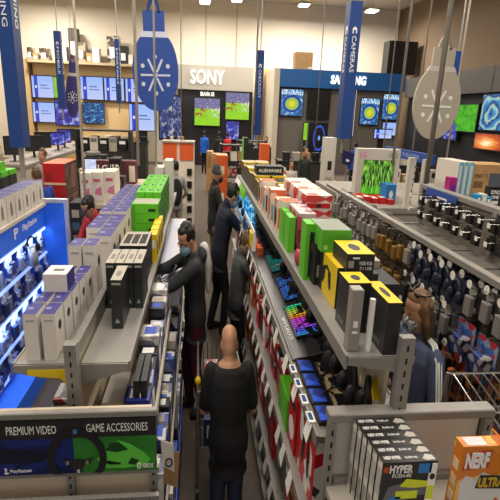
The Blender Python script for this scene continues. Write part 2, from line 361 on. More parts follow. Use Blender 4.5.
# ---------------- left part of the back wall
sh0 = at(27, 58, y=24.2); sh1 = at(141, 66, y=24.2)
wb = wbox('display_wall', mat('tv_wall_tan', (206, 176, 128), .7), sh0.x, 24.85, 0, sh1.x, 25.2, sh0.z-.05, 'tan wall panel behind the bank of blue menu televisions', 'display wall')
st = wbox('storage_shelf', mat('shelf_tan', (176, 156, 124), .6), sh0.x, 24.2, sh1.z-.05, sh1.x+.2, 25.2, sh0.z-.05, 'long high tan shelf above the bank of menu televisions', 'shelf')
for i, (a0, b0, a1, b1, m, nm) in enumerate((
    (32.5, 76, 53, 97.5, S_MENU, 'top row left end'), (53.8, 77, 59.5, 98, S_LIME, 'top row, yellow-green, beside the far blue banner'), (81, 77, 103, 99.5, S_MENU, 'top row right of the small violet ornament'),
    (104.5, 78, 124, 100.5, S_MENU, 'top row crossed by the narrow dark banner'), (125.5, 79, 146, 102, S_MENU, 'top row right end next to the ornament'),
    (33.5, 102.5, 54.5, 122, S_MENU, 'second row left end'), (56, 100, 80, 125, S_PURP, 'second row, violet, behind the small ornament'), (83, 103, 104, 123, S_BLUE, 'second row, dark blue picture'))):
    tv(a0+.6, b0+.5, a1-.6, b1-.5, 24.66, m, ('television with pale blue menu, ' if m is S_MENU else 'television, ')+nm)
tv(130, 105, 154, 130, 23.8, S_MENU, 'big pale menu television below the blue ornament', post=1)
gear = busy('gear_mix', [(90, 76, 60), (150, 140, 120), (60, 52, 44), (190, 180, 160)], 6)
for i, (a0, a1, t_, m, nm) in enumerate(((27, 32, 47, gear, 'patterned carton at the left end'), (32, 38, 53, KRAFT, 'low brown carton'), (39, 48, 48, gear, 'wide mixed carton'), (62, 66, 46, WHITE, 'white carton behind the far banner'), (69, 77, 28, mat('tool_dark', (58, 48, 40)), 'tall dark case'),
      (77, 85, 42, gear, 'mixed carton beside the white pole'), (86, 92, 53, KRAFT, 'low brown tray'), (92, 99, 48, WHITE, 'pale carton'), (107, 119, 36, gear, 'tall mixed case behind the narrow banner'), (119, 128, 46, DARK, 'dark case'), (128, 138, 55, WHITE, 'low white box at the right end'))):
    a = at(a0+.3, 60, y=24.3); b = at(a1-.5, t_, y=24.3)
    o = wbox('storage_carton', m, a.x, 24.35, sh0.z-.05, b.x, 24.85, b.z, nm+' on the high tan shelf', 'box'); decal(o, 'F', .2, .2, .7, .6, LW, 'label')
struct('wall_pillar', mat('pillar_tan', (190, 160, 112), .7), at(23, 60, y=24.6).x, 24.6, 0, at(27.3, 60, y=24.6).x, 25.2, sh0.z)
# ------------------------------------------------------------------ people
def ring_loft(bm, rings):
    R_ = [[bm.verts.new(p) for p in r] for r in rings]; n = len(R_[0])
    for A, B in zip(R_, R_[1:]):
        for k in range(n): bm.faces.new((A[k], A[(k+1) % n], B[(k+1) % n], B[k]))
    bm.faces.new(R_[0][::-1]); bm.faces.new(R_[-1])
def limb(bm, pts, radii, n=12):
    pts = [Vector(p) for p in pts]; rings = []; m = len(pts)
    P, Rr = [], []
    for i in range(m):            # extra rings and rounded ends
        if i == 0:
            d = (pts[0]-pts[1]).normalized(); P += [pts[0]+d*radii[0]*.9, pts[0]+d*radii[0]*.6]; Rr += [radii[0]*.4, radii[0]*.8]
        P.append(pts[i]); Rr.append(radii[i])
        if i == m-1:
            d = (pts[-1]-pts[-2]).normalized(); P += [pts[-1]+d*radii[-1]*.6, pts[-1]+d*radii[-1]*.9]; Rr += [radii[-1]*.8, radii[-1]*.4]
    a = None
    for i, p in enumerate(P):
        d = (P[min(i+1, len(P)-1)]-P[max(i-1, 0)]).normalized()
        if a is None:
            a = d.cross(Vector((0, 1, 0)))
            if a.length < .2: a = d.cross(Vector((1, 0, 0)))
        a = (a-d*a.dot(d)).normalized(); b = d.cross(a)
        rings.append([p+(a*math.cos(2*PI*k/n)+b*math.sin(2*PI*k/n))*Rr[i] for k in range(n)])
    ring_loft(bm, rings)
def torso(bm, lev, M, n=18):
    ring_loft(bm, [[(M if z > .97 else Matrix()) @ Vector((rx*math.cos(2*PI*k/n), cy+ry*math.sin(2*PI*k/n), z)) for k in range(n)] for (z, rx, ry, cy) in lev])
def fuse(bm, name, vox, T, m, parent, smooth=4, n_it=None):
    bmesh.ops.recalc_face_normals(bm, faces=bm.faces)
    me = bpy.data.meshes.new(name); bm.to_mesh(me); bm.free()
    o = bpy.data.objects.new(name, me); COL.objects.link(o)
    r = o.modifiers.new('r', 'REMESH'); r.mode = 'VOXEL'; r.voxel_size = vox; r.use_smooth_shade = True
    if smooth: q = o.modifiers.new('s', 'SMOOTH'); q.factor = .5; q.iterations = smooth
    dg = bpy.context.evaluated_depsgraph_get(); me2 = bpy.data.meshes.new_from_object(o.evaluated_get(dg)); o.modifiers.clear()
    bpy.data.objects.remove(o); bpy.data.meshes.remove(me)
    for v in me2.vertices: v.co = T(v.co)
    for p in me2.polygons: p.use_smooth = True
    me2.materials.clear(); me2.materials.append(m)
    o = bpy.data.objects.new(name, me2); COL.objects.link(o); o.parent = parent; return o
def ik(a, b, l1, l2, pole):
    a, b = Vector(a), Vector(b); d = b-a; L = d.length
    if L > (l1+l2)*.995: b = a+d.normalized()*(l1+l2)*.995; d = b-a; L = d.length
    x = (l1*l1-l2*l2+L*L)/(2*L); h = math.sqrt(max(0, l1*l1-x*x)); n = d.normalized(); p = Vector(pole); p = (p-n*p.dot(n)).normalized()
    return a+n*x+p*h, b
SKIN = mat('skin_light', (182, 134, 104), .55, var=.05); SKIN2 = mat('skin_tan', (168, 122, 92), .5, var=.05)
HB = mat('hair_black', (22, 18, 17), .5, var=.3); HBR = mat('hair_brown', (88, 60, 38), .55, var=.35); HBL = mat('hair_dark_blond', (104, 76, 48), .6, var=.3)
EYE = mat('eye_white', (225, 220, 212), .3); PUP = mat('eye_dark', (25, 18, 14), .3); LIP = mat('lip_red', (150, 84, 76), .5)
MASKB = mat('mask_blue', (130, 165, 190), .7); MASKK = mat('mask_black', (34, 34, 38), .7); MASKP = busy('mask_print', [(60, 60, 70), (170, 170, 172), (110, 112, 120), (205, 205, 205)], 70)
JEANS = mat('denim_blue', (52, 62, 84), .8, var=.15); PBLK = mat('trousers_black', (24, 24, 28), .8, var=.15); SHOE = mat('shoe_black', (20, 19, 20), .5)
def person(label, x, y, yaw, h, skin, top, pants, hair, hairk='short', tee=False, lean=0, hl=None, hr=None, pitch=0, hyaw=0, mask=None, vox=.012, shoe=SHOE, fingers=False, hem=.84, step=.0, z=0, pole=(.55, -.5, -.6), neck=0., collar=None, glove=None, group=None, wide=1.0, bulk=1.0):
    root = empty('person', (x, y, z), label, 'person', group)
    s_ = h/1.75; cz, sz = math.cos(yaw), math.sin(yaw)
    def T(p): q = Vector(p)*s_; return Vector(((q.x*cz-q.y*sz)*KX*wide, q.x*sz+q.y*cz, q.z))
    ML = Matrix.Translation((0, 0, .95)) @ Matrix.Rotation(-lean, 4, 'X') @ Matrix.Translation((0, 0, -.95))
    MH = ML @ Matrix.Translation((0, 0, 1.5)) @ Matrix.Rotation(-hyaw, 4, 'Z') @ Matrix.Rotation(-pitch, 4, 'X') @ Matrix.Translation((0, 0, -1.5))
    hd = Vector((0, .025, 1.635-neck))
    sh = [ML @ Vector((sx*.185, 0, 1.415)) for sx in (-1, 1)]
    wr = []; el = []
    for i, (sx, t) in enumerate(((-1, hl), (1, hr))):
        t = Vector(t) if t else ML @ Vector((sx*.24, .06, .88))
        e, w2 = ik(sh[i], t, .29, .25, (sx*pole[0], pole[1], pole[2])); el.append(e); wr.append(w2)
    hip = [Vector((sx*.09, 0, .9)) for sx in (-1, 1)]; an = [Vector((sx*.1, -.02+sx*step, .08)) for sx in (-1, 1)]
    kn = [ik(hip[i], an[i], .42, .415, (0, 1, 0))[0] for i in (0, 1)]
    LEV = [(.84, .13, .10, 0), (.9, .165, .115, 0), (.98, .168, .115, 0), (1.1, .148, .102, 0), (1.25, .165, .112, 0), (1.37, .178, .11, 0), (1.44, .14, .085, 0), (1.49, .065, .062, 0)]
    if bulk != 1: LEV = [(a_, b_*(bulk if a_ < 1.3 else 1+(bulk-1)*.4), c_*bulk, d_) for a_, b_, c_, d_ in LEV]
    R0 = MH.to_3x3().to_4x4()
    # one continuous body
    bm = bmesh.new(); torso(bm, LEV, ML)
    limb(bm, [ML @ Vector((0, -.005, 1.44)), MH @ Vector((0, .005, 1.56-neck))], [.064, .06])
    e = MB(); e.bm.free(); e.bm = bm
    e.ell(MH @ hd, (.08, .1, .12), 20, 14, MH.to_3x3().to_4x4())
    e.ell(MH @ (hd+Vector((0, .0, .055))), (.078, .092, .066), 20, 14, R0)
    e.ell(MH @ (hd+Vector((0, -.018, .03))), (.078, .086, .082), 20, 14, R0)
    e.ell(MH @ (hd+Vector((0, .03, -.07))), (.052, .062, .052), 14, 10, MH.to_3x3().to_4x4())
    limb(bm, [MH @ (hd+Vector((0, .085, .02))), MH @ (hd+Vector((0, .115, -.025)))], [.009, .015], 8)
    for sx in (-1, 1): e.ell(MH @ (hd+Vector((sx*.079, -.005, -.01))), (.014, .022, .032), 10, 8, MH.to_3x3().to_4x4())
    for i, sx in enumerate((-1, 1)):
        limb(bm, [sh[i], el[i], wr[i]], [.05, .04, .027])
        d = (wr[i]-el[i]).normalized(); side = d.cross(Vector((0, 0, 1)));
        if side.length < .1: side = Vector((1, 0, 0))
        side.normalize(); nm = side.cross(d)
        limb(bm, [wr[i], wr[i]+d*.05, wr[i]+d*.085], [.026, .036, .032])
        for k, ln in enumerate((.058, .072, .068, .05)):       # fingers
            b0 = wr[i]+d*.088+side*(.028-.0187*k); b1 = b0+d*ln*.55-nm*.006; b2 = b1+d*ln*.38-nm*.022
            limb(bm, [b0-d*.02, b0, b1, b2], [.0115, .0115, .0105, .009], 8)
        t0 = wr[i]+d*.03+side*.03; limb(bm, [t0, t0+d*.03+side*.022, t0+d*.06+side*.026-nm*.012], [.014, .0125, .010], 8)
        limb(bm, [hip[i], kn[i], an[i]], [.082, .055, .038])
        limb(bm, [an[i]+Vector((0, -.03, -.035)), an[i]+Vector((0, .13, -.05))], [.038, .032])
    fuse(bm, 'body', vox, T, skin, root, 3 if vox < .01 else 2)
    # clothes
    bm = bmesh.new(); g = .024 if not tee else .016
    lv = [(hem, .178*bulk+g+(-.01 if tee else 0), .125*bulk+g+(.004 if tee else 0), 0)] + [(zz, rx+g*(1 if zz < 1.4 else .8), ry+g*(1 if zz < 1.4 else .9), cy) for zz, rx, ry, cy in LEV if zz > hem+.03 and zz < 1.48] + [(1.475, .085, .075, 0)]
    torso(bm, lv, ML)
    for i in (0, 1):
        if tee: m_ = sh[i].lerp(el[i], .78); limb(bm, [sh[i], m_], [.068, .064])
        else: limb(bm, [sh[i], el[i], wr[i].lerp(el[i], .06)], [.07, .058, .042])
    if collar == 'hood': e = MB(); e.bm.free(); e.bm = bm; e.ell(ML @ Vector((0, -.10, 1.46)), (.12, .07, .075)); e.ell(ML @ Vector((0, .0, 1.47)), (.1, .1, .05))
    elif tee: limb(bm, [ML @ Vector((0, -.012, 1.36)), ML @ Vector((0, -.008, 1.435-neck*.4))], [.125, .09])
    elif not tee: limb(bm, [ML @ Vector((0, -.01, 1.45)), ML @ Vector((0, 0, 1.52))], [.08, .072])
    fuse(bm, 't_shirt' if tee else 'jacket', max(vox, .011), T, top, root, 3)
    bm = bmesh.new(); torso(bm, [(.82, .12, .11, 0)]+[(zz, rx+.012, ry+.012, cy) for zz, rx, ry, cy in LEV if .85 < zz < 1.0], Matrix())
    for i in (0, 1): limb(bm, [hip[i], kn[i], an[i]+Vector((0, 0, .03))], [.1*bulk-(.012 if tee else 0), .074*bulk, .062])
    fuse(bm, 'trousers', max(vox, .012), T, pants, root, 3)
    for i in (0, 1):
        bm = bmesh.new(); limb(bm, [an[i]+Vector((0, -.035, -.028)), an[i]+Vector((0, .05, -.022)), an[i]+Vector((0, .15, -.042))], [.047, .05, .038])
        for v in bm.verts: v.co.z = max(v.co.z, .002)
        fuse(bm, 'shoe', .014, T, shoe, root, 1)
    R3 = MH.to_3x3().to_4x4()
    if glove:
        for i in (0, 1):
            bm = bmesh.new(); d = (wr[i]-el[i]).normalized(); limb(bm, [wr[i]-d*.02, wr[i]+d*.05, wr[i]+d*.12], [.036, .044, .034]); fuse(bm, 'glove', .012, T, glove, root, 2)
    # head: eyes, mask, hair
    if vox < .014:
        for sx in (-1, 1):
            o = MB(); o.ell(MH @ (hd+Vector((sx*.031, .083, .008))), (.013, .009, .009), 10, 8, R3); q = o.build('eye', EYE, root, smooth=True)
            o2 = MB(); o2.ell(MH @ (hd+Vector((sx*.031, .0905, .008))), (.006, .003, .006), 8, 6, R3); q2 = o2.build('pupil', PUP, q)
            o3 = MB(); o3.ell(MH @ (hd+Vector((sx*.032, .086, .03))), (.018, .008, .005), 8, 6, R3); q3 = o3.build('eyebrow', hair or HBR, root)
            for qq in (q, q2, q3):
                for v in qq.data.vertices: v.co = T(v.co)
        if not mask:
            o = MB(); o.ell(MH @ (hd+Vector((0, .09, -.068))), (.024, .008, .007), 10, 6, R3); q = o.build('mouth', LIP, root)
            for v in q.data.vertices: v.co = T(v.co)
    if mask:
        bm = bmesh.new(); e = MB(); e.bm.free(); e.bm = bm; e.ell(MH @ (hd+Vector((0, .05, -.045))), (.068, .08, .066), 18, 12, R3)
        fuse(bm, 'face_mask', .009, T, mask, root, 2)
        q = MB()
        for sx in (-1, 1): q.tube([MH @ (hd+Vector((sx*.062, .05, -.03))), MH @ (hd+Vector((sx*.086, .0, -.005)))], .004, 5)
        q = q.build('mask_loop', mask, root)
        for v in q.data.vertices: v.co = T(v.co)
    if hairk in ('short', 'long', 'cap'):
        bm = bmesh.new(); e = MB(); e.bm.free(); e.bm = bm
        e.ell(MH @ (hd+Vector((0, -.022, .028))), (.09, .1, .112), 20, 14, R3)
        e.ell(MH @ (hd+Vector((0, .02, .098))), (.064, .05, .036), 14, 10, R3)
        if hairk == 'long':
            for sx in (-1, 1): limb(bm, [MH @ (hd+Vector((sx*.072, -.02, .05))), MH @ (hd+Vector((sx*.09, -.012, -.04))), MH @ (hd+Vector((sx*.086, -.025, -.15)))], [.03, .031, .022])
            limb(bm, [MH @ (hd+Vector((0, -.07, .0))), MH @ (hd+Vector((0, -.085, -.16)))], [.07, .06])
        rr = random.Random(3)
        for k in range(26):
            th, ph = rr.uniform(0, 2*PI), rr.uniform(.1, 1.5); d = Vector((math.sin(ph)*math.cos(th)*.084, math.sin(ph)*math.sin(th)*.096-.022, math.cos(ph)*.108+.028))
            if d.y < .0: e.ell(MH @ (hd+d), (.018, .022, .016), 8, 6, R3)
        fuse(bm, 'hair', .009, T, hair, root, 1)
    if hairk == 'beanie':
        bm = bmesh.new(); torso(bm, [(1.63, .09, .11, -.005), (1.66, .094, .114, -.005), (1.70, .088, .106, -.01), (1.75, .068, .08, -.015), (1.785, .03, .035, -.02)], MH); fuse(bm, 'beanie_hat', .009, T, mat('beanie_grey', (58, 58, 60), .9, var=.15), root, 1)
    if hairk == 'cap':
        cm = mat('cap_black', (26, 25, 28), .8); bm = bmesh.new(); torso(bm, [(1.655, .09, .112, -.002), (1.69, .09, .11, -.004), (1.735, .07, .085, -.01), (1.765, .025, .03, -.012)], MH); c = fuse(bm, 'baseball_cap', .009, T, cm, root, 1)
        o = MB(); o.prism([T(MH @ Vector((.085*math.cos(t), .08+.1*math.sin(t), 1.664-.012*math.sin(t)))) for t in [PI*k/10 for k in range(11)]], (0, 0, .008)); o.build('brim', cm, c)
    root['_T'] = 0; del root['_T']
    return root, T, ML, MH
# ------------------------------------------------------------------ left gondola (double-sided, runs away from the camera)
GLZ = 1.56
def gpart(root, name, m, x0, y0, z0, x1, y1, z1, bevel=0, label=None):
    r = root.location; o = bx(name, m, x0-r.x, y0-r.y, z0-r.z, x1-r.x, y1-r.y, z1-r.z, root, bevel=bevel)
    if label: o['label'] = label
    return o
def gprism(root, name, m, pts, vec):
    r = root.location; return MB().prism([Vector(p)-r for p in pts], vec).build(name, m, root)
SLOT = mat('slot_dark', (30, 28, 27), .8)
def upright(root, x, y, z0, z1, w=.045, d=.03):
    r = root.location; q = MB().box(x-w/2-r.x, y-d/2-r.y, z0-r.z, x+w/2-r.x, y+d/2-r.y, z1-r.z); q.mi = 1
    for k in range(int((z1-z0)/.05)):
        zz = z1-.04-k*.05-r.z
        q._f([q.bm.verts.new(p) for p in ((x-.004-r.x, y-d/2-.0008-r.y, zz-.012), (x+.004-r.x, y-d/2-.0008-r.y, zz-.012), (x+.004-r.x, y-d/2-.0008-r.y, zz+.012), (x-.004-r.x, y-d/2-.0008-r.y, zz+.012))], [(0, 1, 2, 3)])
    return q.build('upright', [STEEL, SLOT], root)
GL = empty('gondola_shelf', (-.53, 4.1, 0), 'grey double-sided gondola shelving on the left side of the centre aisle', 'shelving')
gpart(GL, 'base_deck', STEEL, -.90, 1.84, 0, -.13, 6.6, .16)
gpart(GL, 'back_panel', BEIGE, -.538, 1.9, .16, -.522, 6.55, 1.62)
gpart(GL, 'top_rail', STEEL, -.545, 1.9, 1.6, -.515, 6.55, 1.655)
upright(GL, -.53, 1.87, 0, 1.69, .05, .05)
for yy in (3.1, 4.3, 5.5, 6.55): upright(GL, -.53, yy, .1, 1.6)
for x0, x1, z in ((-.79, -.55, GLZ), (-.51, -.305, GLZ), (-.82, -.55, .98), (-.51, -.215, 1.12), (-.82, -.55, .55), (-.51, -.16, .62)):
    sh = gpart(GL, 'shelf', STEEL if z == GLZ else BEIGE, x0, 1.93, z-.03, x1, 6.5, z)
    xx = x1 if x1 > -.5 else x0; sg = 1 if x1 > -.5 else -1
    gpart(GL, 'price_rail', STEEL, min(xx, xx+sg*.008), 1.93, z-.045, max(xx, xx+sg*.008), 6.5, z+.004)
for x0, x1, m in ((-.55, -.79, YELLOW), (-.51, -.305, STEEL)):
    gprism(GL, 'shelf_bracket', STEEL, [(x0, 1.925, GLZ-.001), (x1, 1.925, GLZ-.001), (x1, 1.925, GLZ-.035), (x0, 1.925, GLZ-.1)], (0, -.006, 0))
gprism(GL, 'bracket_tag', YELLOW, [(-.735, 1.918, GLZ-.022), (-.56, 1.918, GLZ-.022), (-.565, 1.918, GLZ-.105), (-.60, 1.918, GLZ-.065), (-.735, 1.918, GLZ-.05)], (0, -.002, 0))
# end cap of the left gondola: header sign and peg rail below
EY = 1.72
EC = empty('gondola_endcap', (-.53, EY, 0), 'endcap frame of the left gondola carrying the wide black game sign', 'shelving')
a = at(-12, 405.5, y=EY); b = at(158, 405, y=EY)
EX0, EX1 = -.93, b.x; ZT = b.z
gpart(EC, 'top_beam', STEEL, EX0, EY-.035, ZT-.03, EX1, EY-.005, ZT, bevel=.004)
gpart(EC, 'header_frame', STEEL, EX0, EY-.012, ZT-.075, EX1, EY+.02, ZT-.03)
gpart(EC, 'back_panel', BEIGE, EX0+.02, EY+.022, .1, EX1-.03, EY+.05, ZT-.03)
zs1 = at(100, 417, y=EY-.02).z; zs0 = at(100, 470, y=EY-.02).z
gpart(EC, 'sign_channel', STEEL, EX0, EY-.015, zs0-.03, EX1, EY+.01, zs0-.004)
gpart(EC, 'peg_bar', STEEL, EX0, EY-.06, zs0-.135, EX1, EY-.035, zs0-.11)
gpart(EC, 'peg_bar', STEEL, EX0, EY-.06, zs0-.36, EX1, EY-.035, zs0-.335)
for x_ in (EX1-.025, -.53, EX0+.04): upright(EC, x_, EY+.01, 0, zs0, .03, .03)
hk = [EX0+.06+.075*i for i in range(10)]
for zz in (zs0-.12, zs0-.345):
    for x_ in hk: r = EC.location; MB().tube([(x_-r.x, -.05, zz), (x_-r.x, -.26, zz+.01), (x_-r.x, -.27, zz+.025)], .004, 6, kx=.7).build('peg_hook', CHROME, EC)
sg = wbox('endcap_sign', DARK, EX0, EY-.03, zs0, EX1-.008, EY-.016, zs1, 'wide black header sign with a steering wheel picture on the left endcap', 'sign')
W_ = EX1-.008-EX0
def fx(px): return (at(px, 440, y=EY-.03).x-EX0)/W_
lettering(sg, 'F', 'PREMIUM VIDEO', fx(7), .75, fx(57), .90, LW); lettering(sg, 'F', 'GAME ACCESSORIES', fx(87), .76, fx(148), .91, LW)
decal(sg, 'F', 0, 0, fx(73), .66, busy('sign_blue_art', [(10, 18, 60), (14, 36, 110), (10, 24, 80), (22, 56, 150)], 5, (1, 1, 2.5)), 'blue_picture')
gp = decal(sg, 'F', fx(73), 0, 1, .66, mat('sign_green_art', (44, 120, 40), .5, var=.25), 'green_picture')
CARG = mat('car_green', (96, 196, 70), .4); CARD = mat('car_dark_green', (24, 66, 24), .4)
u0 = fx(73); us = 1-u0
def cu(px): return fx(px)
decal(sg, 'F', cu(96), .05, cu(150), .62, CARG, 'green_car', [(0, .35), (.2, .78), (.42, .95), (.62, .82), (.86, .55), (1, .3), (.92, .1), (.5, .02), (.12, .05)], lift=.0015)
decal(sg, 'F', cu(104), .34, cu(128), .57, CARD, 'car_window', [(0, .35), (.25, .9), (.6, 1), (1, .35), (.5, .15)], lift=.003)
decal(sg, 'F', cu(127), .12, cu(139), .26, CARD, 'car_intake', [(0, .2), (.3, 1), (1, .6), (.6, 0)], lift=.003)
for k_ in range(3): decal(sg, 'F', cu(98+k_*5), .18-.02*k_, cu(110+k_*5), .22-.02*k_, CARD, 'car_line', lift=.003)
decal(sg, 'F', 0, .42, cu(50), .5, mat('car_dark_blue', (8, 14, 40), .5), 'dark_car', [(0, .3), (.5, 1), (1, .2), (.9, -2.2), (0, -2.6)], lift=.0015)  # printed shape of a dark blue car
# steering wheel picture
dims = DIM[sg.name]; wx = fx(76); aspect = dims[0]/dims[2]
def wheel_ring(r0, r1, n=40):
    q = MB(); o, U, V, nn = face(sg, 'F')
    for k in range(n):
        t0, t1 = 2*PI*k/n, 2*PI*(k+1)/n; P = []
        for t, r in ((t0, r0), (t1, r0), (t1, r1), (t0, r1)):
            ux = wx+r*math.cos(t)*(fx(106)-wx); vy = .29+r*math.sin(t)*.55
            if vy < .0: vy = 0.0
            P.append(o+U*ux+V*vy+nn*.0045)
        try: q.prism(P, nn*.002)
        except Exception: pass
    return q
wl = wheel_ring(.76, 1.0).build('wheel_picture', mat('wheel_black', (24, 24, 26), .6), sg)
decal(sg, 'F', fx(60), .02, fx(93), .30, mat('wheel_hub', (38, 38, 42), .5), 'wheel_hub', [(0, 1), (.15, .55), (.3, .5), (.4, 0), (.6, 0), (.7, .5), (.85, .55), (1, 1), (.75, .85), (.5, .95), (.25, .85)], lift=.0047)
for uu in (66, 86): decal(sg, 'F', fx(uu-1.6), .17, fx(uu+1.6), .25, STEEL, 'wheel_button', 'ell', lift=.006)
decal(sg, 'F', fx(74), .755, fx(78), .83, mat('wheel_mark', (60, 120, 170)), 'wheel_mark', lift=.0065)
lettering(sg, 'F', 'PlayStation', fx(7), .05, fx(28.5), .125, LW, .01, lift=.004); lettering(sg, 'F', 'XBOX', fx(141.5), .06, fx(153), .14, LW, .02, lift=.004)
decal(sg, 'F', fx(136), .035, fx(140.5), .165, LW, 'round_emblem', 'ell', lift=.003)
lettering(sg, 'F', 'X', fx(136.9), .06, fx(139.6), .145, GREEN, .02, lift=.0045)
lettering(sg, 'F', 'P', fx(1.5), .05, fx(3.8), .15, LW, .02, lift=.004); decal(sg, 'F', fx(.5), .035, fx(5), .07, LW, 'emblem_base', 'ell', lift=.003)
lettering(sg, 'F', 'G', fx(75.3), .02, fx(78), .08, LW, .02, lift=.006)
# small blister packs hanging on the endcap
PK = [busy('pack_a', [(40, 40, 46), (200, 198, 190), (70, 70, 76), (30, 60, 130)], 16), busy('pack_b', [(190, 186, 180), (120, 118, 114), (60, 58, 56), (160, 40, 40)], 18), busy('pack_c', [(30, 30, 32), (64, 62, 60), (150, 146, 138), (24, 24, 26)], 20),
      busy('pack_d', [(150, 112, 60), (60, 44, 26), (200, 160, 80), (34, 28, 24)], 18), busy('pack_e', [(40, 70, 140), (190, 190, 196), (170, 40, 40), (24, 30, 60)], 18), busy('pack_f', [(120, 66, 36), (40, 30, 26), (190, 120, 50), (150, 40, 30)], 18)]
def pack(name, m, wd, d, h, body='blister', bm=None, axis='F', label=None, cat='package', group=None, loc=(0, 0, 0), round_tab=False):
    """hanging pack, origin at the top hole; facing -Y ('F') or -X ('L')"""
    t = empty(name, loc, label, cat, group); R_ = Matrix() if axis == 'F' else Matrix.Rotation(-PI/2, 4, 'Z')
    if axis == 'L': sxx = 1.0
    MB().box(-wd/2, -.002, -h, wd/2, .002, .02, M=R_).build('card', m, t)
    MB().box(-wd*.4, -d, -h*.86, wd*.4, -.002, -h*.2, M=R_).build(body, bm or BLACK, t, bevel=min(wd, d, h)*.12)
    if round_tab: MB().cyl(R_ @ Vector((0, -.012, .0)), .001, .001, .001).build('hang_tab', LW, t) if False else MB().prism([R_ @ Vector((.022*math.cos(2*PI*k/14), -.02, .03+.022*math.sin(2*PI*k/14))) for k in range(14)], R_ @ Vector((0, -.003, 0))).build('price_disc', TAG, t)
    return t
pr = [pack('controller_pack', PK[i % 3], .05, .03, .14) for i in range(3)]
k = 0
for zz, nm in ((zs0-.13, 'upper'), (zs0-.355, 'lower')):
    for j, x_ in enumerate(hk):
        o = pr[k] if k < 3 else copy_tree(pr[(j*5+k) % 3]); k += 1
        o.location = (x_, EY-.20-.02*(j % 2), zz); o['category'] = 'package'; o['group'] = 'packs on the game sign endcap'
        tag(o, 'small blister pack, %s from the left on the %s peg bar under the game sign' % (ORD[j], nm), None, 'packs on the game sign endcap')
# ---------------- goods on the top of the left gondola
def slim_white(w_, d_, h_, nm):
    pass
WB = mat('console_white', (222, 214, 206), .5); OVAL = mat('oval_black', (30, 28, 30), .4)
def white_box(x0, y0, x1, y1, z0, z1, label, group, picture='ell'):
    o = wbox('white_game_box', [WB, PURPLE], x0, y0, z0, x1, y1, z1, label, 'box', group, sides={'T': 1})
    decal(o, 'R', .32, .56, .68, .76, OVAL, 'picture', picture); decal(o, 'F', .2, .84, .8, .88, mat('grey_line', (170, 166, 160)), 'print_line'); decal(o, 'T', .1, .4, .45, .6, mat('violet_light', (128, 124, 178)), 'top_emblem'); return o
gr = 'white game boxes with blue-violet tops'
for c, (x0, x1, nm) in enumerate(((-.748, -.69, 'outer'), (-.672, -.614, 'inner'))):
    for r in range(5):
        y0 = 1.96+(.0 if c else .0)+r*.135
        white_box(x0+.004*r, y0, x1+.004*r, y0+.125, GLZ, GLZ+.222, 'slim white box with violet top, %s from the shelf end in the %s column' % (ORD[r], nm), gr)
o = wbox('white_game_box', [WB, PURPLE], -.735, 2.22, GLZ+.222, -.625, 2.36, GLZ+.312, 'white box lying across the slim white boxes on the left shelf', 'box', None, sides={'R': 1, 'K': 1})
decal(o, 'T', .3, .35, .75, .6, OVAL, 'picture')
for c, (x0, x1, nm) in enumerate(((-.735, -.665, 'left'), (-.655, -.585, 'right'))):
    white_box(x0, 2.68, x1, 2.84, GLZ, 1.885, 'taller white box with violet top, %s one of the pair behind the slim boxes' % nm, gr)
rows = 0
for r in range(9):
    y0 = 2.98+r*.225
    for c, (x0, x1, nm) in enumerate(((-.752, -.655, 'left'), (-.648, -.55, 'right'))):
        if r == 0 and c == 0: continue
        white_box(x0, y0, x1, y0+.215, GLZ, 1.86+.02*(r > 2), 'white console box with violet top, %s column, %s row beyond the tall pair' % (nm, ORD[r]), gr)
BK = busy('black_box_art', [(28, 30, 32), (36, 40, 42), (26, 28, 30), (48, 54, 54)], 8); GT = mat('grey_top', (168, 160, 146), .5)
gb = 'black slim boxes with pale tops'
def black_box(x0, y0, x1, y1, z1, label):
    o = wbox('black_game_box', [BK, GT], x0, y0, GLZ, x1, y1, z1, label, 'box', gb, sides={'T': 1})
    decal(o, 'F', .25, .12, .75, .22, mat('pale_triangle', (150, 160, 160)), 'emblem', [(0, 0), (1, 0), (.5, 1)]); decal(o, 'F', .1, .9, .9, .94, GT, 'print_line'); decal(o, 'T', .3, .3, .7, .6, mat('grey_print', (120, 112, 102)), 'top_print'); return o
black_box(-.432, 2.27, -.378, 2.50, 1.825, 'black slim box with pale top standing in front of its row of four')
for i in range(4): black_box(-.503+i*.05, 2.53, -.457+i*.05, 2.80, 1.83, 'black slim box with pale top, %s from the spine in the row of four' % ORD[i])
o = wbox('game_case_tray', [DARK, GT], -.50, 2.98, GLZ, -.33, 3.35, 1.80, 'dark box with glossy grey top behind the row of black slim boxes', 'box', sides={'T': 1})
for i in range(3): decal(o, 'T', .08+.3*i, .15, .32+.3*i, .8, mat('glossy_dark', (70, 66, 62), .15), 'case_top')
for i in range(6): decal(o, 'F', .06+.15*i, .08, .17+.15*i, .92, [BLACK, DARK][i % 2], 'case_spine')
for i in range(4):
    o = wbox('yellow_game_box', YELLOW, -.355, 3.38+i*.17, GLZ, -.30, 3.53+i*.17, 1.77, 'yellow carded box, %s from the dark tray on the left shelf edge' % ORD[i], 'box', 'yellow boxes on the left shelf'); decal(o, 'R', .2, .2, .8, .7, DARK, 'picture'); decal(o, 'F', .2, .5, .8, .8, LW, 'picture')
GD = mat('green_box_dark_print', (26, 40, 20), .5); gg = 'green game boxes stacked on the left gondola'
tops = [at(131, 207, z=1.985), at(160, 207, z=1.985)]
